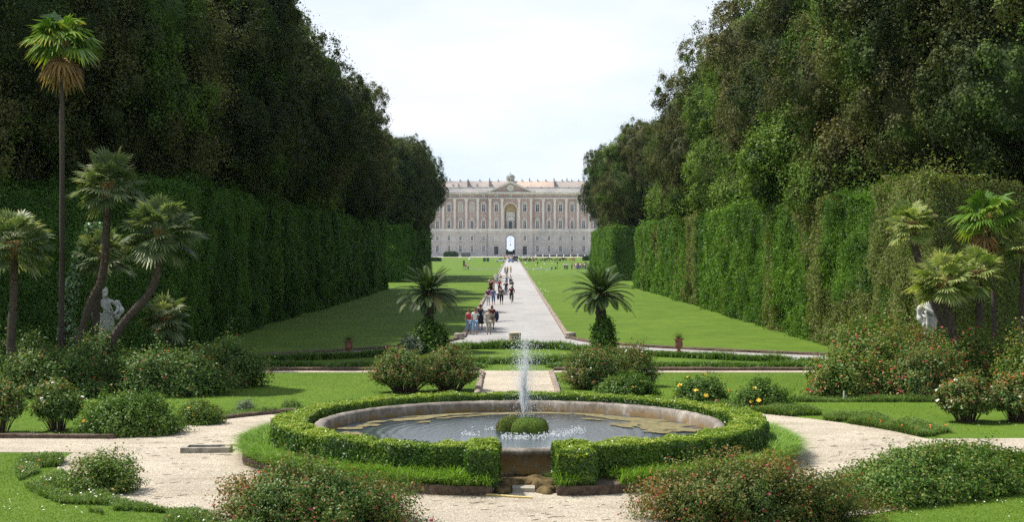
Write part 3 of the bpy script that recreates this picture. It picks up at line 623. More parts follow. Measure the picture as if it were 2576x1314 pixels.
# ------------------------------------------------------------ shrubs
def bush(name, label, cat, x, y, rx, ry, h, ns, leaf, mat, nl=34, fl=(), clear=0.0, seed=1, group=None, rz=0, up=.15, stems=40, lump=.35, shoots=0, tint=(.0,.55), spread=.05,patch=.28):
    rng = np.random.default_rng(seed); t = thing(name, label, cat, (x, y, 0), rz, group)
    D = unit(rng.normal(size=(ns,3))); D[:,2] = np.abs(D[:,2])*1.0+up*(rng.random(ns)-.35); D = unit(D)
    f = (1-lump*.5)+lump*(vn(D*2.2+seed, 1.3, seed)-.1); f = f*np.where(rng.random(ns) < .75, .86+.16*rng.random(ns), .5+.35*rng.random(ns))
    f *= 1+(rng.random(ns) > .92)*.22*rng.random(ns)
    tip = D*np.array([rx,ry,h*(1-clear)])*f[:,None]; tip[:,2] = np.maximum(tip[:,2]+clear*h, .04)
    root = tip*np.array([.28,.28,0]); ctl = tip*np.array([.62,.62,.0]); ctl[:,2] = tip[:,2]*.72
    tt = (1-(1-clear*.75)*.72*rng.random((ns, nl))**1.15)[...,None]
    P = root[:,None]*(1-tt)**2+2*ctl[:,None]*tt*(1-tt)+tip[:,None]*tt**2; along = unit(tip-ctl); A = np.repeat(along, nl, 0)
    P = P.reshape(-1,3); P += rng.normal(size=P.shape)*spread; P[:,2] = np.maximum(P[:,2], .02)
    Nn = unit(P*np.array([1/rx,1/ry,1/h])+[0,0,.25]); rel = tt.reshape(-1)
    tn = tint[0]+(tint[1]-tint[0])*rng.random(len(P))+patch*(vn(P, 1.5, seed+3)-.1)+.22*(rel > .93)*(rng.random(len(P)) > .35)
    np_mesh('foliage', [leafc(P, Nn, leaf, tn, rng, .58, .6)], mat, t)
    mb = MB()
    for i in rng.choice(ns, min(stems, ns), replace=False):
        q = [root[i]*(1-s)**2+2*ctl[i]*s*(1-s)+tip[i]*s*s for s in (0,.3,.6,.9)]; q[0] = np.array([q[0][0], q[0][1], -.03]); mb.tube([tuple(a) for a in q], [.014,.011,.008,.004], 4, False)
    mb.build('stems', STEM, t)
    for key, n, s in fl:
        mb = MB(); idx = rng.choice(ns, n); V0, F0 = ico(1); vis = D[idx]; Pf = tip[idx]*1.02+rng.normal(size=(n,3))*.02
        k = 6; ch = []
        for j in range(k):
            u = 6.283*j/k+rng.random(n)*.5; dirs = unit(np.stack([np.cos(u), np.sin(u), .35+0*u], 1)+vis*.5); ch.append(leafc(Pf+dirs*s*.35, unit(vis+dirs*.4), s*.9, rng.random(n), rng, .8, .25, dirs))
        np_mesh('blossoms', ch, FL[key], t)
    return t
G1 = 'flowering shrubs in the garden'
def shrubs():
    b = bush
    b('rose_bush','large reddish rose bush at the bottom edge left of the fountain opening','rose bush',-3.8,27.75,2.3,1.1,1.3,1150,.058,ROSE,40,(('pink',9,.06),('red',6,.045),('shoot',260,.035)),.05,71,G1,stems=160,lump=.7,tint=(.0,.68),patch=.6)
    b('rose_bush','large dark rose bush with few pink flowers at the bottom edge right of the opening','rose bush',4.7,28.0,2.6,1.2,1.3,1350,.056,ROSER,40,(('pink',7,.05),('red',6,.04),('shoot',200,.035)),.05,72,G1,stems=160,lump=.7,tint=(.0,.6),patch=.5)
    b('clipped_shrub','broad orange-tipped mound of shrub along the right edge of the gravel path','shrub',9.2,31.3,3.9,1.45,1.05,2300,.066,SHRUB,36,(),0,73,G1,rz=R(36),lump=.22,tint=(.0,.7))
    b('shrub','small upright shrub on the lawn edge left of the gravel path','shrub',-8.75,31.3,.95,.8,.98,420,.058,SHRUB,30,(),0,74,G1,lump=.5,tint=(0,.8),up=.4)
    b('clipped_shrub','big dense rounded green shrub at the left side of the gravel path','shrub',-10.8,41.2,1.6,1.15,1.22,900,.07,SHRUB,34,(('yellow',3,.09),),0,75,G1,lump=.25,tint=(0,.55))
    b('shrub','lower green shrub with two yellow flowers right of the big rounded shrub','shrub',-9.35,43.6,.85,.7,.8,420,.06,SHRUB,30,(('yellow',5,.07),),0,76,G1,tint=(0,.7))
    b('white_rose','bushy white rose on bare stems left of the big rounded shrub','rose bush',-13.0,41.9,.8,.7,1.5,300,.085,ROSE,30,(('white',12,.08),),.38,77,G1,stems=60,tint=(.1,.7))
    b('white_rose','white rose with bare leaning stem at the left edge of the photo','rose bush',-14.5,41.4,.75,.6,1.6,260,.085,ROSE,28,(('white',6,.08),('yellow',6,.06)),.42,78,G1,stems=50,tint=(.1,.8))
    for x, y, rx, ry, h, s, lab in ((-12.2,52.3,2.4,1.5,1.85,81,'dark rose thicket bordering the middle lawn at the foot of the leaning palms'),(-16.2,51.8,2.4,1.5,1.8,82,'dark rose thicket with orange shoots at the far left edge'),
                         (-15.2,54.2,2.2,1.5,2.3,83,'rose thicket right behind the two front left thickets'),(-18.3,54.8,2.0,1.6,2.2,84,'rose thicket at the left edge under the leftmost fan palm'),(-11.0,55.4,1.8,1.3,1.9,85,'rose thicket behind, nearest to the left end of the cross road')):
        b('rose_thicket',lab,'shrub',x,y,rx,ry,h,900,.095,ROSE,34,(('orange',16,.05),('red',8,.05),('shoot',70,.07)),0,s,'rose thickets under the left palms',lump=.7,tint=(0,.62),spread=.1)
    for x, y, rx, ry, h, s, lab in ((11.9,51.6,1.75,1.4,1.7,91,'sunlit rose thicket whose left end borders the middle lawn'),(14.4,51.4,2.1,1.4,1.9,92,'sunlit rose thicket behind the white roses on the right'),(13.6,54.8,2.2,1.5,2.9,93,'tallest green thicket with red shoots left of the right statue'),
                         (17.4,54.0,2.2,1.5,2.3,94,'red tipped thicket at the foot of the right palms'),(18.6,51.2,1.9,1.4,2.3,95,'thicket at the far right edge behind the white roses'),(16.0,57,2.0,1.4,2.3,96,'rear thicket directly below the right statue')):
        b('rose_thicket',lab,'shrub',x,y,rx,ry,h,950,.095,ROSE if s in (92,96) else SHRUB,34,(('red',22,.05),('shoot',150,.08),('orange',14,.05)),0,s,'rose thickets under the right palms',lump=.65,tint=(.05,.85),spread=.1)
    b('rose_bush','open rose bush with bare stems in front of the left cycad','rose bush',-3.9,53.2,1.35,1.0,1.75,620,.07,ROSE,32,(('red',6,.05),('pink',4,.05),('shoot',60,.05)),.28,101,G1,stems=150,tint=(.1,.8))
    b('rose_bush','rose bush beside the left edge of the central gravel path','rose bush',-2.3,53.8,1.2,1.0,1.75,520,.07,ROSE,32,(('red',5,.05),('pink',3,.05),('shoot',60,.05)),.25,102,G1,stems=120,tint=(.1,.85))
    b('rose_bush','tall rose bush with pale blooms in front of the right cycad','rose bush',3.1,54.6,1.5,1.0,1.7,760,.07,ROSE,34,(('red',6,.05),('white',8,.05),('shoot',80,.05)),.08,103,G1,stems=80,tint=(.0,.8))
    b('rose_bush','right hand rose bush with white blooms on top below the right cycad','rose bush',4.6,55.6,1.1,.9,1.75,420,.07,ROSE,32,(('white',16,.05),('red',3,.05)),.1,104,G1,tint=(.1,.8))
    b('shrub','low feathery green shrub in front of the right rose bushes','shrub',4.15,52.2,1.25,.8,.85,480,.075,SHRUB,32,(('yellow',3,.08),),0,105,G1,tint=(0,.5),up=.3)
    b('yellow_flowering_shrub','yellow flowering shrub just behind the ring hedge on the right','shrub',6.4,49.4,1.15,.8,.98,480,.07,SHRUB,32,(('yellow',11,.13),),0,106,G1,tint=(0,.5),up=.3)
    b('yellow_flowering_shrub','yellow flowering shrub farthest right beside the start of the right gravel path','shrub',8.1,47.4,1.15,.8,1.05,520,.07,SHRUB,32,(('yellow',11,.13),),0,107,G1,tint=(0,.5),up=.3)
    b('white_rose','white rose bush on bare stems at the right edge, left one of the pair','rose bush',13.7,44.0,.95,.75,1.5,420,.085,ROSE,32,(('white',16,.09),('orange',6,.06)),.34,108,G1,stems=90,tint=(.15,.8))
    b('white_rose','white rose bush at the very right edge, right one of the pair','rose bush',15.3,44.2,.95,.75,1.55,420,.085,ROSE,32,(('white',12,.09),('orange',8,.06)),.34,109,G1,stems=90,tint=(.15,.85))
    b('grey_shrub','tiny silvery grey shrub alone on the middle lawn','shrub',-8.5,46.6,.38,.35,.5,110,.045,GREYL,24,(),0,110,G1)
    b('small_shrub','tiny brownish tuft beside the silvery shrub near the ring hedge','shrub',-7.2,47.6,.4,.35,.35,110,.045,WEED,24,(),0,111,G1)
    b('dark_shrub','dark leafy shrub wrapped round the foot of the left cycad','shrub',-4.1,73.4,1.0,.8,1.8,520,.14,HEDGE_L,30,(('white',14,.07),('pink',10,.09)),0,112,G1,tint=(.1,.8),spread=.12)
    b('pale_leaved_shrub','pale variegated shrub left of the dark one under the left cycad','shrub',-5.0,72.6,.75,.6,1.0,240,.12,GREYL,26,(),0,113,G1,tint=(0,.8))
    b('dark_shrub','dark ivy-like shrub climbing the foot of the right cycad','shrub',4.6,73.6,.62,.6,1.9,460,.14,HEDGE_L,30,(('white',12,.08),),0,114,G1,tint=(.1,1.0),spread=.12,lump=.2)
    b('palmetto','low bushy dwarf palm clump between the left edge palms','palm',-17.0,57.0,1.2,1.0,1.5,240,.30,FAN,12,(),0,115,G1,tint=(0,.5))
shrubs()
def plant_row(label, pts, wd, h, seed, n=5200, gap=.35):
    rng = np.random.default_rng(seed); P = smoothline(pts, 8); Ls = [0]
    for a, b in zip(P[:-1], P[1:]): Ls.append(Ls[-1]+(b-a).length)
    Ls = np.array(Ls); A = np.array([tuple(p) for p in P]); u = rng.random(n)*Ls[-1]
    Q = np.stack([np.interp(u, Ls, A[:,i]) for i in range(3)], 1); cl = vn(np.stack([u, 0*u+seed, 0*u], 1), 1.1, seed); Q = Q[cl > gap-.12]; cl = cl[cl > gap-.12]
    Q += rng.normal(size=Q.shape)*np.array([wd*.4, wd*.4, 0]); az = rng.random(len(Q))*6.28
    o = np_mesh('border_plants', [bladec(Q, h*(.7+.7*cl), .022, .8, rng, 3, .15+.5*rng.random(len(Q))+.15*cl, az=az), leafc(Q+np.stack([0*cl,0*cl,h*.55*rng.random(len(Q))], 1), np.tile([0,0,1.], (len(Q),1)), .1, .2+.4*rng.random(len(Q)), rng, .5, .9)], SHRUB if seed % 2 else WEED)
    props(o, label, 'border plants', kind='stuff')
plant_row('low green plants along the front kerb of the bed left of the axis', [(-14,64.2),(-9,64.4),(-4,64.2),(-1.6,64.3)], .75, .36, 201, 9000)
plant_row('low green plants along the front kerb of the bed right of the axis', [(2,64.3),(6,64.4),(13,64.3)], .75, .36, 203, 9000)
plant_row('low green plants along the cross road edge left of the axis', [(-14.5,66),(-9,69.3),(-5,73),(-2.6,76.2)], .6, .42, 205, 8000)
plant_row('low green plants along the cross road edge right of the axis', [(2.8,76.2),(5,73),(9,70.0),(14.5,66.2)], .6, .42, 207, 8000)
plant_row('low green plants in the middle of the bed behind the central path', [(-2.6,76.6),(.2,77.1),(2.8,76.6)], .7, .5, 209, 5000)
plant_row('second band of green plants in the middle of the bed', [(-2.4,66.5),(.2,66.8),(2.8,66.5)], .8, .45, 211, 5000)
def weeds(name, label, fn, n, h, seed, mat, wd=.012, flow=()):
    rng = np.random.default_rng(seed); P = fn(rng, n); cl = vn(P, 1.3, seed); k = cl > .32; P, cl = P[k], cl[k]
    up = np.tile([0,0,1.], (len(P),1)); Q = P+np.stack([0*cl,0*cl,h*cl*rng.random(len(P))*1.2], 1)
    ch = [bladec(P, h*(.4+cl), wd, .7, rng, 3, .2+.7*rng.random(len(P))), leafc(Q, up, .055, .1+.8*rng.random(len(P)), rng, .6, 1.0), leafc(Q[::2]+rng.normal(size=Q[::2].shape)*.03, up[::2], .05, .1+.8*rng.random(len(Q[::2])), rng, .6, 1.0)]
    o = np_mesh(name, ch, mat); props(o, label, 'weeds', kind='stuff')
    for key, m, s in flow:
        i = rng.choice(len(P), m); c2 = [leafc(P[i]+[0,0,h*.7], up[i], s, rng.random(m), rng, .95, .5) for _ in range(2)]
        f = np_mesh('daisies' if key == 'white' else 'wild_flowers', c2, FL[key]); props(f, f'scattered small {key} wild flowers in the {name.replace("_"," ")}', 'flowers', kind='stuff')
def on_arc(r0, r1, a0, a1):
    def fn(rng, n):
        t = R(a0)+(R(a1)-R(a0))*rng.random(n); r = r0+(r1-r0)*rng.random(n)**1.4; return np.stack([FC[0]+r*np.cos(t), FC[1]+r*np.sin(t), 0*t], 1)
    return fn
weeds('lawn_edge_weeds', 'flowering weeds along the left foreground lawn edge', on_arc(11.35,12.3,188,246), 15000, .26, 301, WEED, flow=(('white',120,.04),('orange',12,.06)))
weeds('path_edge_weeds', 'ragged grasses and weeds along the far edge of the right gravel path', on_arc(11.4,12.8,14,58), 16000, .33, 302, WEED, flow=(('orange',26,.06),))
weeds('border_weeds', 'thin weeds behind the left gravel path edge', on_arc(11.4,12.2,118,150), 6000, .2, 303, WEED)
weeds('thicket_weeds', 'weedy undergrowth along the thicket edge on the right', lambda r, n: np.stack([9.6+9*r.random(n), 49.7+.8*r.random(n), 0*r.random(n)], 1), 6000, .22, 304, WEED)
def lawn_blades():
    rng = np.random.default_rng(401)
    def reg(n, x0, x1, y0, y1):
        return np.stack([x0+(x1-x0)*rng.random(n), y0+(y1-y0)*rng.random(n), np.zeros(n)], 1)
    P = np.concatenate([reg(70000,-13,-4,27,37.4), reg(60000,4,14,27,37.4), reg(90000,-16,14,40.5,61.6)])
    d = np.hypot(P[:,0]-FC[0], P[:,1]-FC[1]); k = (d > RO+.1) & ~((P[:,0] > -1.4) & (P[:,0] < 1.85)) & ~((P[:,1] > 37.2) & (P[:,1] < 41))
    P = P[k]; n = len(P); h = .045+.02*(P[:,1] > 40)
    o = np_mesh('grass', [bladec(P, h, .006+.004*(P[:,1] > 40).mean(), .8, rng, 1, .15+.5*rng.random(n)+.3*vn(P, .5, 3))], LAWNB)
    props(o, 'short mown grass blades on the near lawns', 'grass', kind='stuff')
    # daisies scattered on the lawn edges
    Q = np.concatenate([reg(160,-10.5,-6,28.5,34), reg(120,6.5,11,28,31), reg(60,10.5,16,41.5,43.5), reg(60,-14,-10,40.5,42)]); Q = Q[np.hypot(Q[:,0]-FC[0], Q[:,1]-FC[1]) > RO+.3]; Q = Q[vn(Q, .9, 8) > .45]+[0,0,.07]
    f = np_mesh('daisies', [leafc(Q, np.tile([0,0,1.], (len(Q),1)), .035, rng.random(len(Q)), rng, 1, .3)], FL['white']); props(f, 'tiny white daisies scattered on the lawn', 'flowers', kind='stuff')
    # twigs and debris on the gravel
    mb = MB(); r2 = random.Random(5)
    for i in range(420):
        a = r2.uniform(0, 6.28); rr_ = r2.uniform(7.4, 11); x = FC[0]+rr_*math.cos(a); y = FC[1]+rr_*math.sin(a)
        if y > 41: continue
        u = r2.uniform(-.5,.5); l = r2.uniform(.04,.26)
        mb.tube([(x,y,.02),(x+l*.5*math.cos(u), y+l*.5*math.sin(u), .026),(x+l*math.cos(u+.3), y+l*math.sin(u+.3), .02)], [.004,.006,.003], 4)
    o = mb.build('twigs', STEM); props(o, 'dark broken twigs lying scattered on the gravel', 'twigs', kind='stuff')
lawn_blades()
# ------------------------------------------------------------ palms
def fan_crown(rng, nf, pet, L, spread=(-.75,1.0), droop=.35, nseg=22, tintb=0.3, mi=0):
    ch = []; Vs = []; Ts = []
    for i in range(nf):
        az = i*2.39996+rng.normal()*.2; s = spread[0]+(spread[1]-spread[0])*((i+.5)/nf); s = np.clip(s+rng.normal()*.06, -1, .99); e = math.asin(s)
        D = np.array([math.cos(az)*math.cos(e), math.sin(az)*math.cos(e), math.sin(e)]); p = pet*(.8+.45*rng.random())
        H = D*p; H[2] -= .10*p*(1-s); S = unit(np.array([[-math.sin(az), math.cos(az), 0.25*rng.normal()]]))[0]; up = np.cross(D, S)
        tone = tintb+.16*rng.normal()
        w = .018; Vs.append(np.array([[0,0,0], H*.5+S*w, H, H*.5-S*w])+np.array([0,0,.02])); Ts.append(np.full(4, tone+.35))
        l0 = L*(.85+.3*rng.random())
        for k in range(nseg):
            a = (k/(nseg-1)-.5)*2*R(118); dr = D*math.cos(a)+S*math.sin(a); ln = l0*(.72+.28*math.cos(a))*(.9+.2*rng.random())
            nrm = up*(.14*(1 if k % 2 else -1)); wd = ln*.072; T = np.cross(dr, up); T = T/np.linalg.norm(T)
            tip = H+dr*ln-np.array([0,0,droop*ln*(.4+.6*rng.random())])+up*.05*ln; mid = H+dr*ln*.5+up*.07*ln
            Vs.append(np.array([H, mid+T*wd+nrm*wd, tip, mid-T*wd-nrm*wd])); Ts.append(np.array([tone, tone, tone+.45, tone])+.12*rng.normal())
    V = np.concatenate(Vs); T = np.concatenate(Ts); return (V, np.arange(len(V)).reshape(-1,4), mi, T)
def palm(name, label, x, y, path, rads, hd, nf, pet, L, leafm, seed, skirt=0, droop=.35, group=None, spread=(-.75,1.0), heads=()):
    """path: trunk points relative to the base; the crown sits on the last one"""
    rng = np.random.default_rng(seed); t = thing(name, label, 'palm', (x, y, 0), group=group)
    pts = smoothline([tuple(p) for p in path], 6); n = len(pts); rd = [np.interp(i/(n-1), [0,1], rads)*(1+.09*math.sin(i*2.3)) for i in range(n)]
    MB().tube(pts, [float(r) for r in rd], 12).build('trunk', PALMBARK, t, True)
    if rads[0] > .13:
        k = 900; u = rng.random(k)*(n-1); i0 = np.minimum(u.astype(int), n-2); A_ = np.array([tuple(p) for p in pts]); cc = A_[i0]+(A_[i0+1]-A_[i0])*(u-i0)[:,None]; az = rng.random(k)*6.28; dd = np.stack([np.cos(az), np.sin(az), 0*az], 1)
        np_mesh('trunk_scales', [bladec(cc+dd*rads[1]*.98, .13, .03, .55, rng, 2, rng.random(k), az=az)], BARKL, t)
    top = pts[-1]; o = np_mesh('crown', [fan_crown(rng, nf, pet, L, spread, droop)], leafm, t, loc=tuple(top))
    # old leaf bases under the crown
    k = 500; u = rng.random(k); az = rng.random(k)*6.28; r = rads[1]*(1.1+.5*u); P = np.stack([r*np.cos(az), r*np.sin(az), -.75*pet*(1-u)], 1)
    np_mesh('leaf_bases', [bladec(P, .22, .018, .5, rng, 2, rng.random(k), az=az)], DEAD, t, loc=tuple(top))
    if skirt:
        np_mesh('dead_fronds', [fan_crown(rng, skirt, pet*.75, L*.95, (-1.0,-.66), .35, 14, .4)], DEAD, t, loc=(top.x, top.y, top.z-.55*pet))
    for dx, dy, dz, f2 in heads:
        MB().tube([(0,0,.0),(dx*.5,dy*.5,dz*.55),(dx,dy,dz)], [rads[0]*.8,rads[1]*.9,rads[1]*.8], 10).build('trunk', PALMBARK, t, True)
        np_mesh('crown', [fan_crown(rng, f2, pet*.9, L*.95, spread, droop)], leafm, t, loc=(dx,dy,dz))
    return t
GL = 'palms at the left of the garden'; GR = 'palms at the right of the garden'
def P2W(xb, xt, yt, Y, dy=0.0):
    return XA(xb, Y), XA(xt, Y)-XA(xb, Y), ZA(yt, Y)
Y = 56.0; bx, dx, z = P2W(153, 155, 104, Y)
palm('windmill_palm', 'very tall slender palm with a long thin trunk and shaggy yellowing crown on the left', bx, Y, [(0,0,-.1),(.05,0,z*.5),(dx,0,z)], (.115,.09), 0, 34, .66, .88, FANB, 501, 24, .55, GL, (-.45,.95))
palm_specs = [
 ('leaning fan palm carrying the highest of the left fan crowns',170,272,462,55.0,[(.5,.38),(.88,.57)],58,.78,.68,502,GL,()),
 ('fan palm leaning right across the left statue with a broad crown',205,402,582,54.0,[(.49,.39),(.92,.66)],58,.82,.74,503,GL,()),
 ('fan palm with dark scaly trunk cut by the left edge of the photo',40,32,612,53.0,[(-.6,.3),(-.2,.7)],52,.80,.70,505,GL,()),
 ('lower fan palm head hanging under the highest left fan crown',232,262,640,56.5,[(.3,.3),(.7,.7)],40,.70,.58,504,GL,()),
 ('small low fan palm right of the left statue',427,415,800,58.0,[(0,.4),(0,.8)],30,.5,.62,506,GL,()),
 ('fan palm with a single round head standing highest over the right hedge',2442,2292,562,57.5,[(.22,.16),(.62,.5),(.9,.8)],44,.58,.52,511,GR,()),
 ('low fan palm with wide drooping crown hiding the head of the right statue',2440,2372,706,53.6,[(.35,.25),(.75,.65)],50,.66,.62,513,GR,()),
 ('fan palm with wide crown right of the one over the right statue',2450,2455,686,54.6,[(.2,.25),(.7,.7)],46,.62,.60,514,GR,()),
 ('fan palm cropped by the right edge of the photo',2575,2580,622,56.5,[(0,.3),(0,.7)],44,.7,.60,515,GR,())]
for lab, xb, xt, yt, Y, mids, nf, pet, Lf, sd, grp, hd in palm_specs:
    bx, dx, z = P2W(xb, xt, yt, Y)
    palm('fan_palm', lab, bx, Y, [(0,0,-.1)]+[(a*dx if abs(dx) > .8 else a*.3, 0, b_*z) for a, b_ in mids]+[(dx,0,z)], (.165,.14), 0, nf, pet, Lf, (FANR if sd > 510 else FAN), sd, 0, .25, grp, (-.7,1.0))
Y = 57.0; bx, dx, z = P2W(2494, 2482, 548, Y)
palm('windmill_palm', 'slim palm with long yellow-tipped leaves and thin trunk near the right edge', bx, Y, [(0,0,-.1),(.1,0,z*.5),(dx,0,z)], (.10,.09), 0, 26, .66, .80, FANB, 512, 8, .5, GR, (-.5,.95))
def ivy_trunk():
    Y = 56.8; rng = np.random.default_rng(77); p0 = np.array([XA(172,Y),Y,0]); pts = np.array([[XA(172,Y),Y,0],[XA(168,Y),Y,ZA(770,Y)],[XA(200,Y),Y,ZA(660,Y)],[XA(242,Y),Y,ZA(560,Y)]])
    t = thing('ivy_covered_trunk', 'leaning tree trunk thickly covered with shiny pale ivy beside the tall slender palm', 'trunk', tuple(p0))
    MB().tube([tuple(p-p0) for p in pts], [.17,.16,.14,.1], 9).build('trunk', BARK, t, True)
    n = 3400; u = rng.random(n)*3; i = np.minimum(u.astype(int), 2); f = (u-i)[:,None]; c = pts[i]*(1-f)+pts[i+1]*f-p0; az = rng.random(n)*6.28
    d = np.stack([np.cos(az), np.sin(az), 0*az], 1); P = c+d*(.2+.16*vn(c, 2, 3)+.08*rng.random(n))[:,None]
    np_mesh('ivy', [leafc(P, d+[0,0,.3], .11, .2+.8*rng.random(n), rng, .85, .5)], IVY, t)
ivy_trunk()
def cycad(x, y, zc, rad, label, seed):
    rng = np.random.default_rng(seed); t = thing('cycad', label, 'palm', (x, y, 0), group='matching cycads on both sides of the avenue')
    a = MB(); n = 16; prof = [(.30,0)]+[(.25+.035*(i % 2)-.02*i/n, zc*i/n) for i in range(1, n)]+[(.17,zc)]
    a.lathe(prof, seg=16, jit=.22); a.build('trunk', PALMBARK, t)
    ch = []; V = []; T = []
    for i in range(76):
        az = i*2.39996+rng.normal()*.12; q = (i+.5)/76; e = R(78-92*q+rng.normal()*5); L0 = rad*(1.05+.12*rng.normal()) ; D = np.array([math.cos(az), math.sin(az), 0]); k = 30; tone = .18+.12*rng.normal()+(.5*(rng.random() > .9) if q > .75 else 0)
        tt = np.linspace(0,1,k); ang = e-R(50)*tt**1.25*(.7+.4*math.cos(e)); dx = np.cumsum(np.cos(ang))/k*L0*1.12; dz = np.cumsum(np.sin(ang))/k*L0*1.12
        c = D[None]*dx[:,None]+np.stack([0*dz,0*dz,dz], 1); tan = D[None]*np.cos(ang)[:,None]+np.array([0,0,1])*np.sin(ang)[:,None]; S = np.array([-D[1], D[0], 0]); nr = np.cross(tan, S[None])*-1
        for j in range(k-1): V.append(np.array([c[j]+S*.012, c[j]-S*.012, c[j+1]-S*.010, c[j+1]+S*.010])); T.append(np.full(4, tone+.2))
        for j in range(3, k):
            wl = .20*rad*math.sin(math.pi*min(1, .12+.88*tt[j]))**.55+.03
            for sg in (-1,1):
                d = S*sg*.80+tan[j]*.62+np.array([0,0,.22]); d = d/np.linalg.norm(d); b = tan[j]*.032; V.append(np.array([c[j]-b*.6, c[j]+d*wl*.55-b, c[j]+d*wl, c[j]+d*wl*.5+b])); T.append(np.full(4, tone+.1*rng.random()))
    V = np.concatenate(V); np_mesh('crown', [(V, np.arange(len(V)).reshape(-1,4), 0, np.concatenate(T))], CYC, t, loc=(0,0,zc-.05))
    k = 240; u = rng.random(k); az = rng.random(k)*6.28; P = np.stack([.2*np.cos(az), .2*np.sin(az), zc-.3*u], 1)
    np_mesh('leaf_bases', [bladec(P, .22, .02, .8, rng, 2, rng.random(k), az=az)], DEAD, t)
cycad(XA(1078,74.2), 74.2, 2.92, 1.5, 'cycad with dark arching fronds on the left of the avenue', 41)
cycad(XA(1511,74.2), 74.2, 2.92, 1.5, 'cycad with dark arching fronds on the right of the avenue', 43)
# ------------------------------------------------------------ the palace at the end of the avenue
def palace():
    PY = 1064.0; t = thing('palace', 'long stone and brick baroque palace with central pediment and clock closing the avenue', 'palace', (-1.1, PY, 0))
    def wallmat(name, a, b_, sc3, s=.25):
        m, tt, b = newmat(name); v = tt.nodes.new('ShaderNodeTexCoord').outputs['Object']; n1 = noise(tt, s, 6, .7, v, sc3); n2 = noise(tt, .8, 5, .75, v, (1,1,2.5)); n3 = noise(tt, .06, 3, .5, v)
        c = ramp(tt, n1, [a, b_], [.3,.7]); c = mixc(tt, c, ramp(tt, n2, [(.72,.72,.74),(1.15,1.14,1.12)], [.3,.68]), 1.0, 'MULTIPLY'); c = mixc(tt, c, ramp(tt, n3, [(.8,.8,.82),(1.1,1.08,1.05)], [.35,.65]), 1.0, 'MULTIPLY')
        tt.links.new(c, b.inputs['Base Color']); b.inputs['Roughness'].default_value = .9; return m
    LOW = wallmat('travertine_wall', (.385,.375,.375), (.56,.545,.54), (1,1,3.2)); TRIM = wallmat('pale_trim', (.55,.54,.52), (.72,.70,.67), (1,1,.5))
    BRICK = wallmat('pink_brick', (.38,.27,.25), (.48,.36,.335), (1,1,1)); GREY = wallmat('grey_roof_band', (.26,.25,.25), (.38,.36,.35), (.3,1,1)); ROOF = wallmat('old_roof_tiles', (.33,.28,.26), (.44,.38,.35), (1,1,.5), .6)
    NEW = wallmat('new_roof_tiles', (.50,.38,.31), (.60,.47,.39), (2.5,1,.3), .6); DARK = solid('dark_wood_door', (.035,.04,.055), .6, .2, 1); GLASS, g, gb = newmat('window_glass')
    gn = g.nodes.new('ShaderNodeObjectInfo'); g.links.new(ramp(g, gn.outputs['Random'], [(.02,.035,.07),(.04,.065,.11),(.08,.10,.13)]), gb.inputs['Base Color']); gb.inputs['Roughness'].default_value = .35; gb.inputs['Specular IOR Level'].default_value = .25
    BLIND = solid('closed_blind', (.42,.41,.38), .8, .1, 1); SLATE = solid('dome_lead', (.24,.27,.25), .6, .2, 1); IRON = solid('dark_iron', (.03,.03,.035), .6, .2, 3)
    def arch(m, x0, x1, z0, z1, h, spring, y0, y1, k=20):
        pts = [(x0,z0),(-h,z0),(-h,spring)]+[(-h*math.cos(math.pi*i/k), spring+h*math.sin(math.pi*i/k)) for i in range(1,k)]+[(h,spring),(h,z0),(x1,z0),(x1,z1),(x0,z1)]
        return m.prism(pts, y0, y1)
    W_ = 118
    # lower wall: wings and the slightly projecting middle with the open gate
    m = MB(); m.box(-W_,-16.1,0,24,0,18.0); m.box(16.1,W_,0,24,0,18.0); m.box(-16.1,-3.45,-1.5,24,0,18.0); m.box(3.45,16.1,-1.5,24,0,18.0)
    k = 20; pts = [(-3.45,12.5)]+[(-3.45*math.cos(math.pi*i/k), 12.5+3.45*math.sin(math.pi*i/k)) for i in range(1,k)]+[(3.45,12.5),(3.45,18),(-3.45,18)]; m.prism(pts, -1.5, 24)
    m.build('lower_wall', LOW, t)
    m = MB()
    for a, b, f in ((-W_,-16.15,-.35),(16.15,W_,-.35),(-16.15,16.15,-1.85)):
        m.box(a,b,f,.0,0,1.3)
    m.box(-W_,-16.2,-.5,0,16.9,17.5); m.box(16.2,W_,-.5,0,16.9,17.5); m.box(-16.2,-3.6,-2.0,-1.5,16.9,17.5); m.box(3.6,16.2,-2.0,-1.5,16.9,17.5)
    m.build('stone_courses', TRIM, t)
    # belt with pedestals
    m = MB(); m.box(-W_,-16.3,-.6,20,18.0,20.5); m.box(16.3,W_,-.6,20,18.0,20.5); m.box(-16.3,16.3,-2.1,20,18.0,20.5)
    m.box(-W_,-16.4,-1.0,-.6,17.9,18.35); m.box(16.4,W_,-1.0,-.6,17.9,18.35); m.box(-16.4,16.4,-2.5,-2.1,17.9,18.35)
    m.box(-W_,-16.4,-.95,-.6,20.1,20.5); m.box(16.4,W_,-.95,-.6,20.1,20.5); m.box(-16.4,16.4,-2.45,-2.1,20.1,20.5); m.build('belt_course', TRIM, t)
    # upper wall
    m = MB(); m.box(-W_,-16.1,0,22,20.5,45.4); m.box(16.1,W_,0,22,20.5,45.4); m.box(-16.1,-4.5,-1.5,22,20.5,45.4); m.box(4.5,16.1,-1.5,22,20.5,45.4)
    pts = [(-4.5,34.4)]+[(-4.5*math.cos(math.pi*i/k), 34.4+4.5*math.sin(math.pi*i/k)) for i in range(1,k)]+[(4.5,34.4),(4.5,45.4),(-4.5,45.4)]; m.prism(pts, -1.5, 22)
    m.build('upper_wall', BRICK, t)
    # the great niche
    m = MB(); m.box(-4.5,4.5,2.2,21,20.5,39.3); n = m.build('niche', BRICK, t)
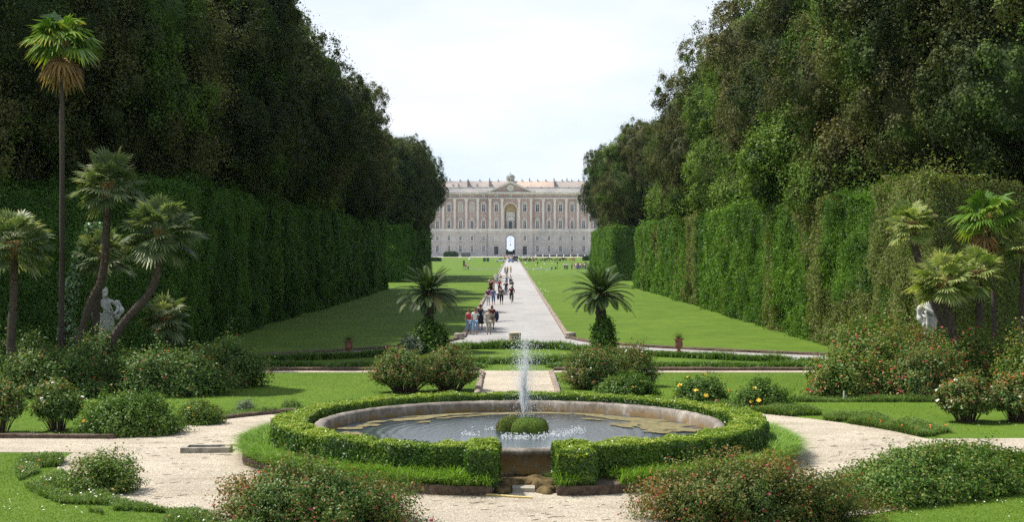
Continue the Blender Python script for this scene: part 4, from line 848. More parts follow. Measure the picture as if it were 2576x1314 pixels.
    m = MB(); pts = [(-4.45,34.4)]+[(-4.45*math.cos(math.pi*i/k), 34.4+4.45*math.sin(math.pi*i/k)) for i in range(1,k)]+[(4.45,34.4)]; m.prism(pts, 1.6, 2.1); m.box(-4.4,4.4,1.5,2.1,33.0,34.4)
    m.build('niche_vault', solid('ochre_vault', (.40,.31,.17), .9, .3, .8), n)
    m = MB(); m.box(-3.2,3.2,1.3,2.1,20.5,32.9); m.build('niche_panel', TRIM, n)
    m = MB(); m.box(-2.7,2.7,.9,1.3,20.5,26.6); m.prism([(-3.2,27.0)]+[(-3.2*math.cos(math.pi*i/10), 27.0+2.0*math.sin(math.pi*i/10)) for i in range(1,10)]+[(3.2,27.0)], .6, 1.3); m.box(-3.3,3.3,.7,1.3,26.6,27.0)
    m.build('balcony_door', TRIM, n)
    m = MB()
    for x in (-2.2,-1.35,1.35,2.2): m.lathe([(.26,0),(.22,5.9)], (x,.6,20.6), 8)
    m.build('columns', TRIM, n)
    m = MB(); m.box(-1.0,1.0,.8,.88,20.6,26.0); m.build('pane', GLASS, n)
    m = MB(); ho, hi = 5.2, 4.5
    o1 = [(-ho*math.cos(math.pi*i/k), 34.4+ho*math.sin(math.pi*i/k)) for i in range(k+1)]; i1 = [(hi*math.cos(math.pi*i/k), 34.4+hi*math.sin(math.pi*i/k)) for i in range(k+1)]
    m.prism(o1+i1, -1.9, -1.4); m.box(-5.2,-4.5,-1.9,-1.4,20.6,34.35); m.box(4.5,5.2,-1.9,-1.4,20.6,34.35); m.build('arch_moulding', TRIM, t)
    # gate arch surround and ironwork
    m = MB(); ho, hi = 3.44, 3.0; o1 = [(-ho*math.cos(math.pi*i/k), 12.5+ho*math.sin(math.pi*i/k)) for i in range(k+1)]; i1 = [(hi*math.cos(math.pi*i/k), 12.5+hi*math.sin(math.pi*i/k)) for i in range(k+1)]
    m.prism(o1+i1, -1.2, 6); m.box(-3.44,-2.85,-1.2,6,0,12.5); m.box(2.85,3.44,-1.2,6,0,12.5); g_ = m.build('gate_lining', IRON, t)  # near-black lining: shade of the passage is put into its colour
    m = MB(); m.box(-2.85,2.85,5.5,5.6,3.6,3.8)
    for i in range(9): m.box(-2.85+i*.7,-2.75+i*.7,5.5,5.6,0,3.8)
    m.build('iron_gate', IRON, g_)
    m = MB(); m.tube([(0,2,9.2),(0,2,15.6)], .05, 5); m.lathe([(.1,8.2),(.35,8.5),(.32,9.0),(.08,9.3)], (0,2,0), 8); m.build('hanging_lantern', IRON, t)
    m = MB()
    for sx in (-1,1): m.box(sx*2.5-.9, sx*2.5+.9, 20, 20.6, 0, 5.2)
    m.box(-1.6,1.6,20,20.6,0,3.9); m.build('inner_gate', solid('blue_grey_gate', (.10,.13,.19), .8, .2, 1), g_)
    # pilasters
    def pil():
        a = MB(); a.box(-.85,.85,-.55,0,22.2,39.6); a.box(-1.05,1.05,-.75,0,20.5,22.0); a.box(-.95,.95,-.65,0,22.0,22.2); a.prism([(-.85,39.6),(.85,39.6),(1.25,42.0),(-1.25,42.0)], -.95, 0); a.box(-1.35,1.35,-1.05,0,42.0,42.3); return a
    p0 = pil().build('pilaster', TRIM, t); first = True
    for x in (6.15,14.9,23.8,32.2,40.6,49.0,57.4,65.8):
        for s in (-1,1):
            p = p0 if first else p0.copy()
            if not first: C.objects.link(p); p.parent = t
            first = False; p.location = (s*x, -1.5 if x < 16 else 0, 0)
    m = MB()
    for a, b, f in ((-W_,-16.2,0),(16.2,W_,0),(-16.2,16.2,-1.5)):
        m.box(a,b,f-.9,f,42.3,42.9)
    m.box(-W_,-16.5,-.25,0,42.9,43.1); m.box(16.5,W_,-.25,0,42.9,43.1); m.build('entablature', TRIM, t)
    m = MB()
    for a, b, f in ((-W_,-16.9,0),(16.9,W_,0),(-16.9,16.9,-1.5)):
        m.box(a,b,f-1.3,f+2,45.9,46.6); m.box(a,b,f-.7,f+2,45.4,45.9); m.box(a,b,f-1.7,f+2,46.6,47.2)
    for i in range(int(2*W_/1.3)):
        x = -W_+i*1.3; f = -1.5 if abs(x) < 16.5 else 0; m.box(x,x+.6,f-1.28,f-.7,45.42,45.88)
    m.build('cornice', TRIM, t)
    m = MB(); m.v += [(-W_,-.9,47.2),(W_,-.9,47.2),(W_,3.2,50.4),(-W_,3.2,50.4),(-W_,6,47.2),(W_,6,47.2),(W_,6,50.4),(-W_,6,50.4)]
    for q in ((0,1,2,3),(3,2,6,7),(0,3,7,4),(1,5,6,2),(4,7,6,5)): m.face(q)
    m.build('sloping_attic', GREY, t)
    m = MB(); m.box(-W_,W_,3.1,3.6,50.4,51.0)
    for i in range(24): m.box(-W_+i*10,-W_+i*10+.8,2.9,3.7,50.4,51.5)
    m.build('parapet', TRIM, t)
    def roofseg(x0, x1, mt, nm):
        a = MB(); a.v += [(x0,3.6,51.0),(x1,3.6,51.0),(x1,10.5,55.7),(x0,10.5,55.7),(x0,17.5,51.0),(x1,17.5,51.0)]
        for q in ((0,1,2,3),(3,2,5,4),(0,3,4),(1,5,2)): a.face(q)
        return a.build(nm, mt, t)
    roofs = [roofseg(-W_,4.5,ROOF,'roof'), roofseg(4.5,32,NEW,'roof'), roofseg(32,W_,ROOF,'roof')]
    for r_, xs in ((roofs[0], (-47,-44.5,-31,-22.5,-15.3,-9,-37)), (roofs[1], (8.5,14,20,26,32)), (roofs[2], (38,41.5,45,50,54))):
        for j, x in enumerate(xs):
            hh = 1.6 if j % 3 == 1 else .8
            MB().box(x-.4,x+.4,10,11,55.2,55.9+hh).box(x-.5,x+.5,9.9,11.1,55.9+hh,56.1+hh).build('chimney', GREY, r_)
    for x in (-31.3,-15.5): MB().box(x-.35,x+.35,3.7,10.6,51.0,56.2).build('fire_wall', GREY, roofs[0])
    for x in (-42,-38,-24.5): MB().box(x-.4,x+.4,4.6,5.8,51.2,53.2).build('chimney', GREY, roofs[0])
    MB().box(31.7,32.3,3.7,10.6,51.0,56.3).build('fire_wall', GREY, roofs[2])
    # pediment
    m = MB(); m.prism([(-15.0,47.2),(15.0,47.2),(0,53.9)], -1.9, 4); pd = m.build('pediment', BRICK, t)
    m = MB(); m.prism([(-17.2,47.2),(-15.0,47.2),(0,53.6),(15.0,47.2),(17.2,47.2),(0,55.3)], -3.0, 4.2)
    m.build('pediment_cornice', TRIM, pd)
    m = MB(); kk = 28; m.prism([(2.45*math.cos(6.2832*i/kk), 50.1+2.45*math.sin(6.2832*i/kk)) for i in range(kk)], -2.3, -1.9); cl = m.build('clock', TRIM, pd)
    m = MB(); m.box(-.08,.08,-2.4,-2.3,50.0,51.6); m.box(0,1.0,-2.4,-2.3,50.0,50.15); m.build('clock_hands', IRON, cl)
    MB().box(-17.5,-16.2,-1.2,3,47.2,48.6).build('corner_block', TRIM, t); MB().box(16.2,17.5,-1.2,3,47.2,48.6).build('corner_block', TRIM, t)
    # dome
    m = MB(); m.lathe([(2.9,54.5),(2.9,57.8),(3.6,57.9),(3.6,58.3)], (0,12,0), 8); d = m.build('dome_drum', solid('pale_plaster', (.55,.50,.42), .9, .1, 1), t)
    m = MB(); m.lathe([(3.3*math.cos(R(a)), 58.3+2.7*math.sin(R(a))) for a in range(0,86,9)], (0,12,0), 20); m.build('dome', SLATE, d, True)
    m = MB(); m.lathe([(.3,60.9),(.3,61.4),(.12,61.6),(.05,62.6)], (0,12,0), 8); m.build('finial', SLATE, d)
    m = MB()
    for i in range(8):
        a = 6.2832*(i+.5)/8; m.box(-.35,.35,-.1,.1,55.7,57.2,Matrix.Translation((2.78*math.cos(a),12+2.78*math.sin(a),0)) @ Matrix.Rotation(a+math.pi/2,4,'Z'))
    m.build('drum_windows', IRON, d)
    # windows
    cache = {}
    def window(x, z0, z1, w, hood, pane, cross=True, border=.55):
        f = -1.5 if abs(x) < 16 else 0; key = (round(z1-z0,2), w, hood, pane.name, cross)
        if key not in cache:
            h = z1-z0; a = MB(); b = border; y = -.32
            a.box(-w/2-b,-w/2,y,0,-.1,h); a.box(w/2,w/2+b,y,0,-.1,h); a.box(-w/2-b,w/2+b,y,0,h,h+b); a.box(-w/2-b-.15,w/2+b+.15,y-.2,0,-.5,-.1)
            if hood == 1: a.box(-w/2-b-.3,w/2+b+.3,-.9,0,h+b+.35,h+b+.65); a.prism([(-w/2-.7,h+b+.65)]+[(-(w/2+.7)*math.cos(math.pi*i/8), h+b+.65+.95*math.sin(math.pi*i/8)) for i in range(1,8)]+[(w/2+.7,h+b+.65)], -.7, 0)
            if hood == 2: a.box(-w/2-b-.9,w/2+b+.9,-1.3,0,h+1.6,h+2.0); a.box(-w/2-b-.6,w/2+b+.6,-.9,0,h+1.2,h+1.6)
            if hood == 3: a.box(-w/2-b,w/2+b,-.5,0,-3.2,-2.7)
            a.mi = 0; fm = a
            fr = fm.build('window', TRIM, t)
            p = MB().box(-w/2,w/2,-.12,-.02,0,h).build('pane', pane, fr); q = None
            if cross:
                s = MB(); s.box(-.11,.11,-.2,-.12,0,h); s.box(-w/2,w/2,-.2,-.121,h*.62,h*.62+.18); s.box(-w/2,-w/2+.14,-.2,-.12,0,h); s.box(w/2-.14,w/2,-.2,-.12,0,h); s.box(-w/2,w/2,-.199,-.12,h-.14,h)
                q = s.build('sash', solid('white_sash', (.6,.6,.58), .6, .05, 1) if 'white_sash' not in MATS else MATS['white_sash'], fr)
            cache[key] = (fr, p, q); fr.location = (x, f, z0); return fr
        fr, p, q = cache[key]; c = fr.copy(); C.objects.link(c); c.parent = t; c.location = (x, f, z0)
        for o in (p, q):
            if o: d_ = o.copy(); C.objects.link(d_); d_.parent = c
        return c
    offs = [10.35,19.6,28.0,36.4,44.8,53.2,61.6]; BR = solid('brown_shutter', (.16,.13,.11), .8, .15, 1)
    for s in (-1,1):
        for i, o in enumerate(offs):
            x = s*o
            if i: window(x, 3.6, 8.2, 2.0, 2, BR if (i*3+s) % 2 else GLASS)
            window(x, 12.0, 15.5, 1.8, 0, GLASS if not (s < 0 and i == 0) else BLIND)
            window(x, 20.7, 26.1, 2.3, 1, GLASS)
            window(x, 32.9, 38.0, 2.5, 1, BLIND if (s < 0 and i in (2,3)) else GLASS, not (s < 0 and i in (2,3)))
            window(x, 43.1, 44.9, 1.4, 0, GLASS, border=.35)
            f = -1.5 if i == 0 else 0
            if i < 6:
                a = MB(); a.box(-1.5,1.5,-.3,0,29.0,29.4); a.box(-1.5,1.5,-.3,0,30.7,31.1); a.box(-1.5,-1.1,-.3,0,29.4,30.7); a.box(1.1,1.5,-.3,0,29.4,30.7); a.build('wall_panel', TRIM, t, loc=(x,f,0))
    window(0, 43.1, 44.9, 1.4, 0, GLASS, border=.35)
    for s in (-1,1):
        x = s*10.35; a = MB(); a.box(x-2.0,x-1.6,-1.9,-1.5,0,7.8); a.box(x+1.6,x+2.0,-1.9,-1.5,0,7.8); a.box(x-2.0,x+2.0,-1.9,-1.5,7.8,8.3); a.box(x-2.8,x+2.8,-2.6,-1.5,9.6,10.1); fr = a.build('door_frame', TRIM, t)
        MB().box(x-1.6,x+1.6,-1.7,-1.5,0,7.8).build('door', DARK, t)
    # low terrace rail at the foot of the right wing
palace()
def front_rail():
    WH = MATS['whitewash']; IR = MATS['dark_iron']
    for i in range(11):
        x = 17+i*5.0
        o = MB().box(-.35,.35,-.35,.35,0,1.5).box(-.45,.45,-.45,.45,1.5,1.75).build('rail_post', WH, None, loc=(x, 1046, .03))
        props(o, 'small white stone post of the rail before the right wing of the palace', 'post', 'white posts before the palace')
    m = MB(); m.box(17.4,66.5,1045.95,1046.05,.9,1.1); m.box(17.4,66.5,1045.95,1046.05,.3,.45); m.box(17.4,66.5,1050,1050.4,0,1.3); props(m.build('iron_railing', IR), 'long dark railing strung between white posts before the right wing', 'railing')
front_rail()
# ------------------------------------------------------------ stonework in the garden
def stones():
    m = MB(); m.lathe([(.325,0),(.33,.1),(.31,.4),(.325,.66),(.33,.72),(.30,.745)], seg=28, jit=.012); o = m.build('stone_drum', TUFF, None, loc=(.16,78.3,.01)); props(o, 'short round column drum of yellowish stone standing at the foot of the avenue', 'column drum')
    MB().lathe([(.30,.745),(.29,.755)], seg=28).build('top_face', solid('painted_sunlit_top', (.5,.44,.32), .9, .2, 4), o)  # top face painted paler, sunlight from above put into the colour
    m = MB(); m.lathe([(.24,0),(.26,.08),(.25,.34),(.2,.38)], seg=20, jit=.08, sx=1.2); o = m.build('guard_stone', STONE, None, loc=(-3.05,84.4,0)); props(o, 'squat guard stone at the left corner of the avenue beside the walkers', 'guard stone', 'guard stones at the avenue corners')
    m = MB(); m.lathe([(.22,0),(.27,.1),(.26,.34),(.17,.40)], seg=20, jit=.1, sx=1.25); o = m.build('guard_stone', STONE, None, loc=(3.4,85.2,0)); props(o, 'squat guard stone at the right corner of the avenue', 'guard stone', 'guard stones at the avenue corners')
    # wooden-framed stone trough (drain surround) on the gravel
    t = thing('drain_surround', 'low rectangular stone drain surround lying on the left gravel path', 'drain', (-7.85,37.6,.012), R(4))
    m = MB(); m.box(-.62,.62,-.36,-.22,0,.13); m.box(-.62,.62,.22,.36,0,.13); m.box(-.62,-.48,-.219,.219,0,.131); m.box(.48,.62,-.219,.219,0,.131); m.build('kerb_frame', STONE, t)
    m = MB(); m.box(-.48,.48,-.22,.22,0,.02); m.build('opening', solid('painted_hole_shade', (.03,.025,.02), .9, .2, 3), t)  # flat dark plate: shade of the hole painted, no real depth
    rr = random.Random(1); HOSE = solid('hose', (.42,.32,.20), .6, .1, 5)
    P = smoothline([(-7.5,37.55,.10),(-7.2,37.72,.16),(-6.95,37.75,.05),(-6.6,37.8,.03),(-6.2,37.85,.1)], 6)
    props(MB().tube(P, .018, 6).build('hose', HOSE), 'pale hose running from the drain surround to the planted bed', 'hose')
    props(MB().tube(smoothline([(-1.45,31.05,.03),(-.6,30.8,.035),(.15,30.5,.035),(.42,30.43,.03)], 5), .022, 7).build('yellow_hose', solid('yellow_pole', (.62,.47,.16), .6, .1, 5)), 'thin yellow pole lying on the gravel before the fountain opening', 'pole')
    # urns
    for x, y, lab, sd in ((-8.0,71.6,'small terracotta urn with a wiry plant beside the cross road on the left',1),(8.35,73.2,'small terracotta urn with a drooping plant beside the cross road on the right',2)):
        u = thing('garden_urn', lab, 'urn', (x,y,0), group='urns beside the cross road'); MB().box(-.22,.22,-.22,.22,0,.1).build('plinth', TERRA, u)
        MB().lathe([(.14,.1),(.09,.16),(.07,.24),(.12,.3),(.19,.36),(.21,.48),(.17,.6),(.19,.66),(.27,.70),(.27,.74),(.2,.73)], seg=20).build('bowl', TERRA, u, True)
        rng = np.random.default_rng(sd); n = 260; P = np.array([[0,0,.7]])+rng.normal(size=(n,3))*[.05,.05,.01]; np_mesh('plant', [bladec(P, .34, .007, .9, rng, 3), leafc(P+rng.normal(size=P.shape)*[.14,.14,.1]+[0,0,.2], unit(rng.normal(size=P.shape)), .05, rng.random(n), rng)], WEED, u)
    # small stake in the right hand border
    props(MB().box(-.02,.02,-.02,.02,0,.34).build('marker_stake', MATS['whitewash'], None, loc=(XA(2123,50.2),50.2,0)), 'thin pale marker stake upright before the right thicket', 'stake')
stones()
# ------------------------------------------------------------ figures
def skin(nodes, edges, sub=1, root=0):
    me = bpy.data.meshes.new('s'); me.from_pydata([n[0] for n in nodes], edges, []); o = bpy.data.objects.new('s', me); C.objects.link(o)
    md = o.modifiers.new('skin', 'SKIN'); me.skin_vertices or me.skin_vertices
    if not me.skin_vertices:
        bm = bmesh.new(); bm.from_mesh(me); bm.verts.layers.skin.verify(); bm.to_mesh(me); bm.free()
    for i, n in enumerate(nodes):
        s = me.skin_vertices[0].data[i]; r = n[1]; s.radius = r if isinstance(r, tuple) else (r, r); s.use_root = (i == root)
    if sub: sm = o.modifiers.new('sub', 'SUBSURF'); sm.levels = sub; sm.render_levels = sub
    dg = bpy.context.evaluated_depsgraph_get(); dg.update(); r = bpy.data.meshes.new_from_object(o.evaluated_get(dg))
    bpy.data.objects.remove(o); return r
SK = solid('skin', (.50,.27,.18), .55, .08, 6); HAIRS = dict(dark=solid('dark_hair',(.03,.02,.015),.6,.2,20), brown=solid('brown_hair',(.13,.06,.03),.6,.2,20), fair=solid('fair_hair',(.36,.22,.11),.6,.2,20), grey=solid('grey_hair',(.4,.38,.36),.6,.2,20), white=solid('white_cap',(.75,.75,.72),.7,.1,9), black=solid('black_hat',(.012,.012,.014),.7,.1,9))
CL = {}
COLS = dict(pink=(.65,.03,.07), jeans=(.20,.33,.50), white=(.74,.75,.76), navy=(.02,.03,.07), black=(.012,.012,.014), beige=(.42,.38,.30), khaki=(.34,.32,.25), purple=(.14,.03,.16), palegrey=(.45,.47,.48), blue=(.06,.14,.38), darkjeans=(.04,.10,.24),
            grey=(.14,.12,.12), red=(.55,.015,.012), maroon=(.10,.012,.018), brown=(.10,.05,.03), teal=(.05,.12,.14), yellow=(.65,.5,.08), cream=(.62,.55,.42), rose=(.6,.3,.3), shoe=(.03,.022,.02), orange=(.6,.2,.04))
def cl(c):
    if c not in CL: CL[c] = solid('cloth_'+c, COLS[c], .85, .15, 9)
    return CL[c]
def figure(step=.12, armL='down', armR='down', female=True):
    """parts of a 1.65 m figure facing -y: body, top, legwear variants, hair"""
    sh = .165 if female else .19; hp = .10; f = step
    def arm(s, kind):
        S = (s*sh, .01, 1.37)
        if kind == 'down': return [S, (s*(sh+.055), .03, 1.12), (s*(sh+.07), -.06, .90), (s*(sh+.065), -.085, .83)]
        if kind == 'back': return [S, (s*(sh+.06), .07, 1.13), (s*(sh+.07), .09, .90), (s*(sh+.065), .08, .83)]
        if kind == 'bent': return [S, (s*(sh+.07), .03, 1.12), (s*(sh-.04), -.17, 1.03), (s*(sh-.11), -.22, 1.05)]
        if kind == 'out': return [S, (s*(sh+.12), .02, 1.16), (s*(sh+.16), -.12, 1.25), (s*(sh+.17), -.15, 1.33)]
        if kind == 'ride': return [S, (s*(sh+.10), -.12, 1.17), (s*(sh+.05), -.34, 1.02), (s*(sh+.04), -.40, 1.0)]
    aL, aR = arm(-1, armL), arm(1, armR)
    if step == 'ride': legs = [[(-hp,0,.86),(-.13,-.36,.72),(-.12,-.18,.34),(-.12,-.30,.30)],[(hp,0,.86),(.13,-.34,.56),(.12,-.20,.14),(.12,-.32,.10)]]
    else: legs = [[(-hp,0,.86),(-hp,-f*.75,.47),(-hp,-f*.9,.08),(-hp,-f*.9-.13,.03)],[(hp,0,.86),(hp,-f*.05,.47),(hp,f*1.25,.10),(hp,f*1.25-.12,.035)]]
    T = [((0,0,.90),(.145,.10)),((0,0,1.05),(.12,.085)),((0,0,1.22),(.145,.10)),((0,.01,1.37),(.12,.08)),((0,.01,1.45),.048),((0,-.01,1.52),(.068,.075)),((0,-.01,1.60),(.07,.08))]
    nodes = list(T); ed = [(i,i+1) for i in range(6)]
    def add(chain, rad, at):
        n = len(nodes)
        for c, r in zip(chain, rad): nodes.append((c, r))
        ed.append((at, n)); ed.extend((n+i, n+i+1) for i in range(len(chain)-1))
    for a in (aL, aR): add(a, [.052,.04,.028,(.034,.018)], 3)
    for l in legs: add(l, [.088,.058,.038,(.04,.028)], 0)
    b = skin(nodes, ed); m = MB(); m.mesh('b', b)
    for a in (aL, aR):                                              # fingers and thumb
        d = (Vector(a[3])-Vector(a[2])).normalized(); s = Vector((1,0,0)) if abs(d.x) < .6 else Vector((0,1,0)); h = Vector(a[3])+d*.02; cv = Vector((0,-.012,0))
        for k, ln in enumerate((.055,.068,.074,.066)):
            o = h+Vector((0, (k-1.5)*.016, 0)); m.tube([o, o+d*ln*.6+cv, o+d*ln*.95+cv*3], [.009,.008,.006], 5)
        o = Vector(a[3])-d*.015+Vector((0,-.03,0)); m.tube([o, o+d*.03+Vector((0,-.02,0)), o+d*.055+Vector((0,-.022,0))], [.011,.009,.007], 5)
    m.mi = 0; m.ball((0,-.093,1.555), (.011,.018,.02), 1); 
    for s in (-1,1): m.ball((s*.076,-.005,1.56), (.012,.022,.032), 1)
    nskin = len(m.f); m.mi = 1
    for s in (-1,1): m.ball((s*.03,-.083,1.578), (.013,.008,.009), 1)
    m.ball((0,-.086,1.515), (.026,.008,.007), 1)
    o = m.build('person', [SK, solid('eye_dark', (.05,.02,.02), .5, .1, 9) if 'eye_dark' not in MATS else MATS['eye_dark']], None, True); body = o.data; C.objects.unlink(o)
    def grow(idx, e, extra=0.02, sub=1):
        k = {j: i for i, j in enumerate(idx)}; nn = [(nodes[j][0], tuple(r+extra for r in (nodes[j][1] if isinstance(nodes[j][1], tuple) else (nodes[j][1],)*2))) for j in idx]
        return skin(nn, [(k[a], k[b_]) for a, b_ in e], sub)
    L1 = 7; L2 = 11; A1 = 15; A2 = 19
    top = grow([0,1,2,3,L1,L1+1,L2,L2+1], [(0,1),(1,2),(2,3),(3,L1),(L1,L1+1),(3,L2),(L2,L2+1)], .018)
    topl = grow([0,1,2,3,L1,L1+1,L1+2,L2,L2+1,L2+2], [(0,1),(1,2),(2,3),(3,L1),(L1,L1+1),(L1+1,L1+2),(3,L2),(L2,L2+1),(L2+1,L2+2)], .02)
    tank = grow([0,1,2,3,L1,L2], [(0,1),(1,2),(2,3),(3,L1),(3,L2)], .014)
    leg = [0,A1,A1+1,A1+2,A2,A2+1,A2+2]; le = [(0,A1),(A1,A1+1),(A1+1,A1+2),(0,A2),(A2,A2+1),(A2+1,A2+2)]
    trs = grow(leg, le, .025)
    cap = []
    for c in ((A1,A1+1,A1+2),(A2,A2+1,A2+2)):
        pass
    nn = [(nodes[0][0], (.16,.115))]; e2 = []
    for c in (A1, A2):
        kk = Vector(nodes[c+1][0]); an = Vector(nodes[c+2][0]); n0 = len(nn)
        nn += [(nodes[c][0], .108), (tuple(kk), .08), (tuple(kk.lerp(an,.55)), .066)]; e2 += [(0,n0),(n0,n0+1),(n0+1,n0+2)]
    cap = skin(nn, e2)
    sk = MB(); sk.lathe([(.21+f*.25 if f != 'ride' else .2,.40),(.20,.6),(.19,.85),(.15,1.02)], seg=18, sy=.85) ; sko = sk.build('skirt', SK, None, True); skm = sko.data; C.objects.unlink(sko)
    shoes = MB()
    for l in legs: shoes.ball((l[3][0], l[3][1]+.035, l[3][2]+.01), (.052,.12,.042), 2)
    sho = shoes.build('shoes', SK, None, True); shm = sho.data; C.objects.unlink(sho)
    hs = MB(); hs.ball((0,.015,1.60), (.088,.095,.09), 2); hs.ball((0,.05,1.56), (.08,.06,.08), 2); ho = hs.build('hair', SK, None, True); hm = ho.data; C.objects.unlink(ho)
    hs = MB(); hs.ball((0,.015,1.60), (.09,.095,.09), 2); hs.ball((0,.045,1.50), (.105,.062,.14), 2); ho = hs.build('hair', SK, None, True); hl = ho.data; C.objects.unlink(ho)
    ht = MB(); ht.lathe([(.16,1.62),(.165,1.635),(.095,1.645),(.09,1.70),(.05,1.73)], seg=16); ho = ht.build('hat', SK, None, True); hat = ho.data; C.objects.unlink(ho)
    return dict(body=body, top=top, topl=topl, tank=tank, trousers=trs, capris=cap, skirt=skm, shoes=shm, hair=hm, long=hl, hat=hat)
F_ = dict(a=figure(.13,'down','back'), b=figure(.10,'back','bent'), c=figure(.16,'out','down'), d=figure(.12,'down','back',False), r=figure('ride','ride','ride',False), e=figure(.03,'down','down'))
def person(label, x, y, h, fig, hair='brown', top='top', tc='white', bot='trousers', bc='jeans', shoe='shoe', hat=None, rz=0, group=None, hk='hair', z=.02):
    F = F_[fig]; o = bpy.data.objects.new('person', F['body']); C.objects.link(o); o.location = (x, y, z); s = h/1.68; o.scale = (s,s,s); o.rotation_euler = (0,0,rz)
    props(o, label, 'person', group)
    def part(nm, me, m):
        if not len(me.materials): me.materials.append(None)
        me.polygons.foreach_set('use_smooth', np.ones(len(me.polygons), bool))
        c = bpy.data.objects.new(nm, me); C.objects.link(c); c.parent = o; c.material_slots[0].link = 'OBJECT'; c.material_slots[0].material = m; return c
    part('hair', F[hk], HAIRS[hair]); part('shirt' if top != 'topl' else 'jacket', F[top], cl(tc)); part(bot, F[bot], cl(bc)); part('shoes', F['shoes'], cl(shoe))
    if hat: part('hat', F['hat'], HAIRS[hat] if hat in HAIRS else cl(hat))
    return o
def bag(label, x, y, z, col, s=(.16,.08,.2), cat='bag', nm='shoulder_bag', strap=True):
    m = MB(); m.ball((0,0,0), s, 2, .2, 3)
    if strap: m.tube(smoothline([(-s[0]*.6,0,s[2]*.6),(-s[0]*.3,-.05,s[2]+.22),(.1,-.02,s[2]+.42)], 4), .012, 5)
    return props(m.build(nm, cl(col), None, True, loc=(x,y,z)), label, cat)
def SP(xs, yf, yt=None):
    """source-pixel foot (3082 px wide photo) -> x, y, height"""
    Yd = CAMH*4400/(yf-752); return (xs-1541)/4400*Yd, Yd, ((yf-yt)/4400*Yd if yt else 1.65)
def people():
    def put(xs, yf, yt, label, **k):
        x, y, h = SP(xs, yf, yt); h = min(1.85, max(1.55, h*1.03)); return person(label, x, y, h, **k), x, y, h
    G = 'walkers on the avenue'
    put(1411,1007.6,937.7,'woman in a pink sleeveless top and light jeans, leftmost of the nearest walkers',fig='a',hair='brown',top='tank',tc='pink',bot='capris',bc='jeans',group=G)
    o,x,y,h = put(1430.5,1009.6,931.6,'woman in a white t-shirt and light jeans next to the woman in pink',fig='b',hair='brown',tc='white',bot='capris',bc='jeans',group=G)
    bag('black shoulder bag on the arm of the woman in the white t-shirt', x+.24, y-.02, 1.0, 'black')
    put(1446,994.2,920.3,'woman in dark patterned top and black skirt raising one hand behind the woman in white',fig='c',hair='dark',top='tank',tc='navy',bot='skirt',bc='black',rz=math.pi*0,group=G)
    o,x,y,h = put(1471.5,1007.6,933.6,'woman in loose beige jacket and khaki trousers, rightmost of the front walkers',fig='a',hair='brown',top='topl',tc='beige',bot='trousers',bc='khaki',group=G)
    bag('small brown bag hanging at the hip of the woman in beige', x+.2, y-.12, .98, 'brown', (.1,.05,.13))
    o,x,y,h = put(1481,993.2,923,'long haired woman in dark clothes walking behind the woman in beige',fig='b',hair='brown',top='top',tc='maroon',bot='capris',bc='khaki',hk='long',group=G)
    bag('dark jacket carried over the arm of the long haired woman', x+.30, y-.12, .86, 'navy', (.15,.1,.36), 'jacket', 'carried_jacket', False)
    put(1469.4,920.3,868.9,'woman in a purple top and pale grey capris at the left road edge',fig='a',hair='dark',tc='purple',bot='capris',bc='palegrey',group=G)
    put(1485,917.8,872,'woman in a light blue top and darker jeans beside the woman in purple',fig='b',hair='brown',tc='blue',bot='capris',bc='darkjeans',group=G)
    o,x,y,h = put(1509.4,917.2,866,'walker in a grey top and dark capris in the middle of the road',fig='a',hair='brown',top='topl',tc='grey',bot='capris',bc='black',group=G)
    bag('dark coat carried at the side of the walker in grey', x-.32, y-.1, .75, 'navy', (.12,.1,.34), 'jacket', 'carried_jacket', False)
    put(1503,883,850.4,'person in a bright red shirt and black trousers',fig='d',hair='dark',tc='red',bot='trousers',bc='black',group=G)
    put(1523,890.5,848.4,'person in a black t-shirt and wide dark hat',fig='c',hair='dark',tc='black',bot='trousers',bc='navy',hat='black',group=G)
    put(1541,882,851,'person in a grey top and dark hat right behind the cyclist',fig='b',hair='black',tc='teal',bot='trousers',bc='navy',hat='black',group=G)
    put(1475,875,852,'walker in a pale top with backpack at the left road edge behind the purple top',fig='a',hair='fair',tc='palegrey',bot='trousers',bc='maroon',group=G)
    put(1485,877,847,'walker in a rose top near the left edge of the road',fig='b',hair='dark',tc='rose',bot='trousers',bc='khaki',group=G)
    put(1478,884,860,'walker in a maroon top squeezed between the purple and the blue top',fig='e',hair='brown',tc='maroon',bot='trousers',bc='black',group=G)
    put(1491,857,831,'person in all white clothes with a white cap at the left edge of the avenue',fig='a',hair='white',tc='white',bot='trousers',bc='palegrey',group=G)
    put(1496.5,854,826,'taller person in pale grey directly behind the one all in white',fig='d',hair='brown',tc='palegrey',bot='trousers',bc='teal',group=G)
    put(1506.5,857,834,'walker in an olive top with bag, right of the group in white',fig='b',hair='dark',tc='khaki',bot='trousers',bc='cream',group=G)
    put(1525,855,834,'walker in a cream top and jeans in the centre of the avenue',fig='a',hair='fair',tc='cream',bot='trousers',bc='darkjeans',group=G)
    put(1525,841,824,'dark haired walker in grey behind the cream top',fig='d',hair='dark',tc='grey',bot='trousers',bc='khaki',group=G)
    put(1536,859,834,'walker in a white shirt and black trousers on the right of the group',fig='c',hair='brown',tc='white',bot='trousers',bc='black',group=G)
    for xs, tc_, bc_, wd in ((1520.3,'palegrey','teal','left'),(1527.6,'yellow','black','middle'),(1537.3,'yellow','khaki','right')):
        put(xs,823.3,803.9,f'{wd} one of the three far walkers alone on the avenue',fig='e' if wd != 'right' else 'a',hair='dark',tc=tc_,bot='trousers',bc=bc_,group='three far walkers on the avenue')
    # cyclist
    x, y, h = SP(1539.5,913,865); person('cyclist in a maroon sweater and white cap riding towards the garden', x, y, 1.66, 'r', 'white', 'topl', 'maroon', 'trousers', 'black', hat='white', z=.04)
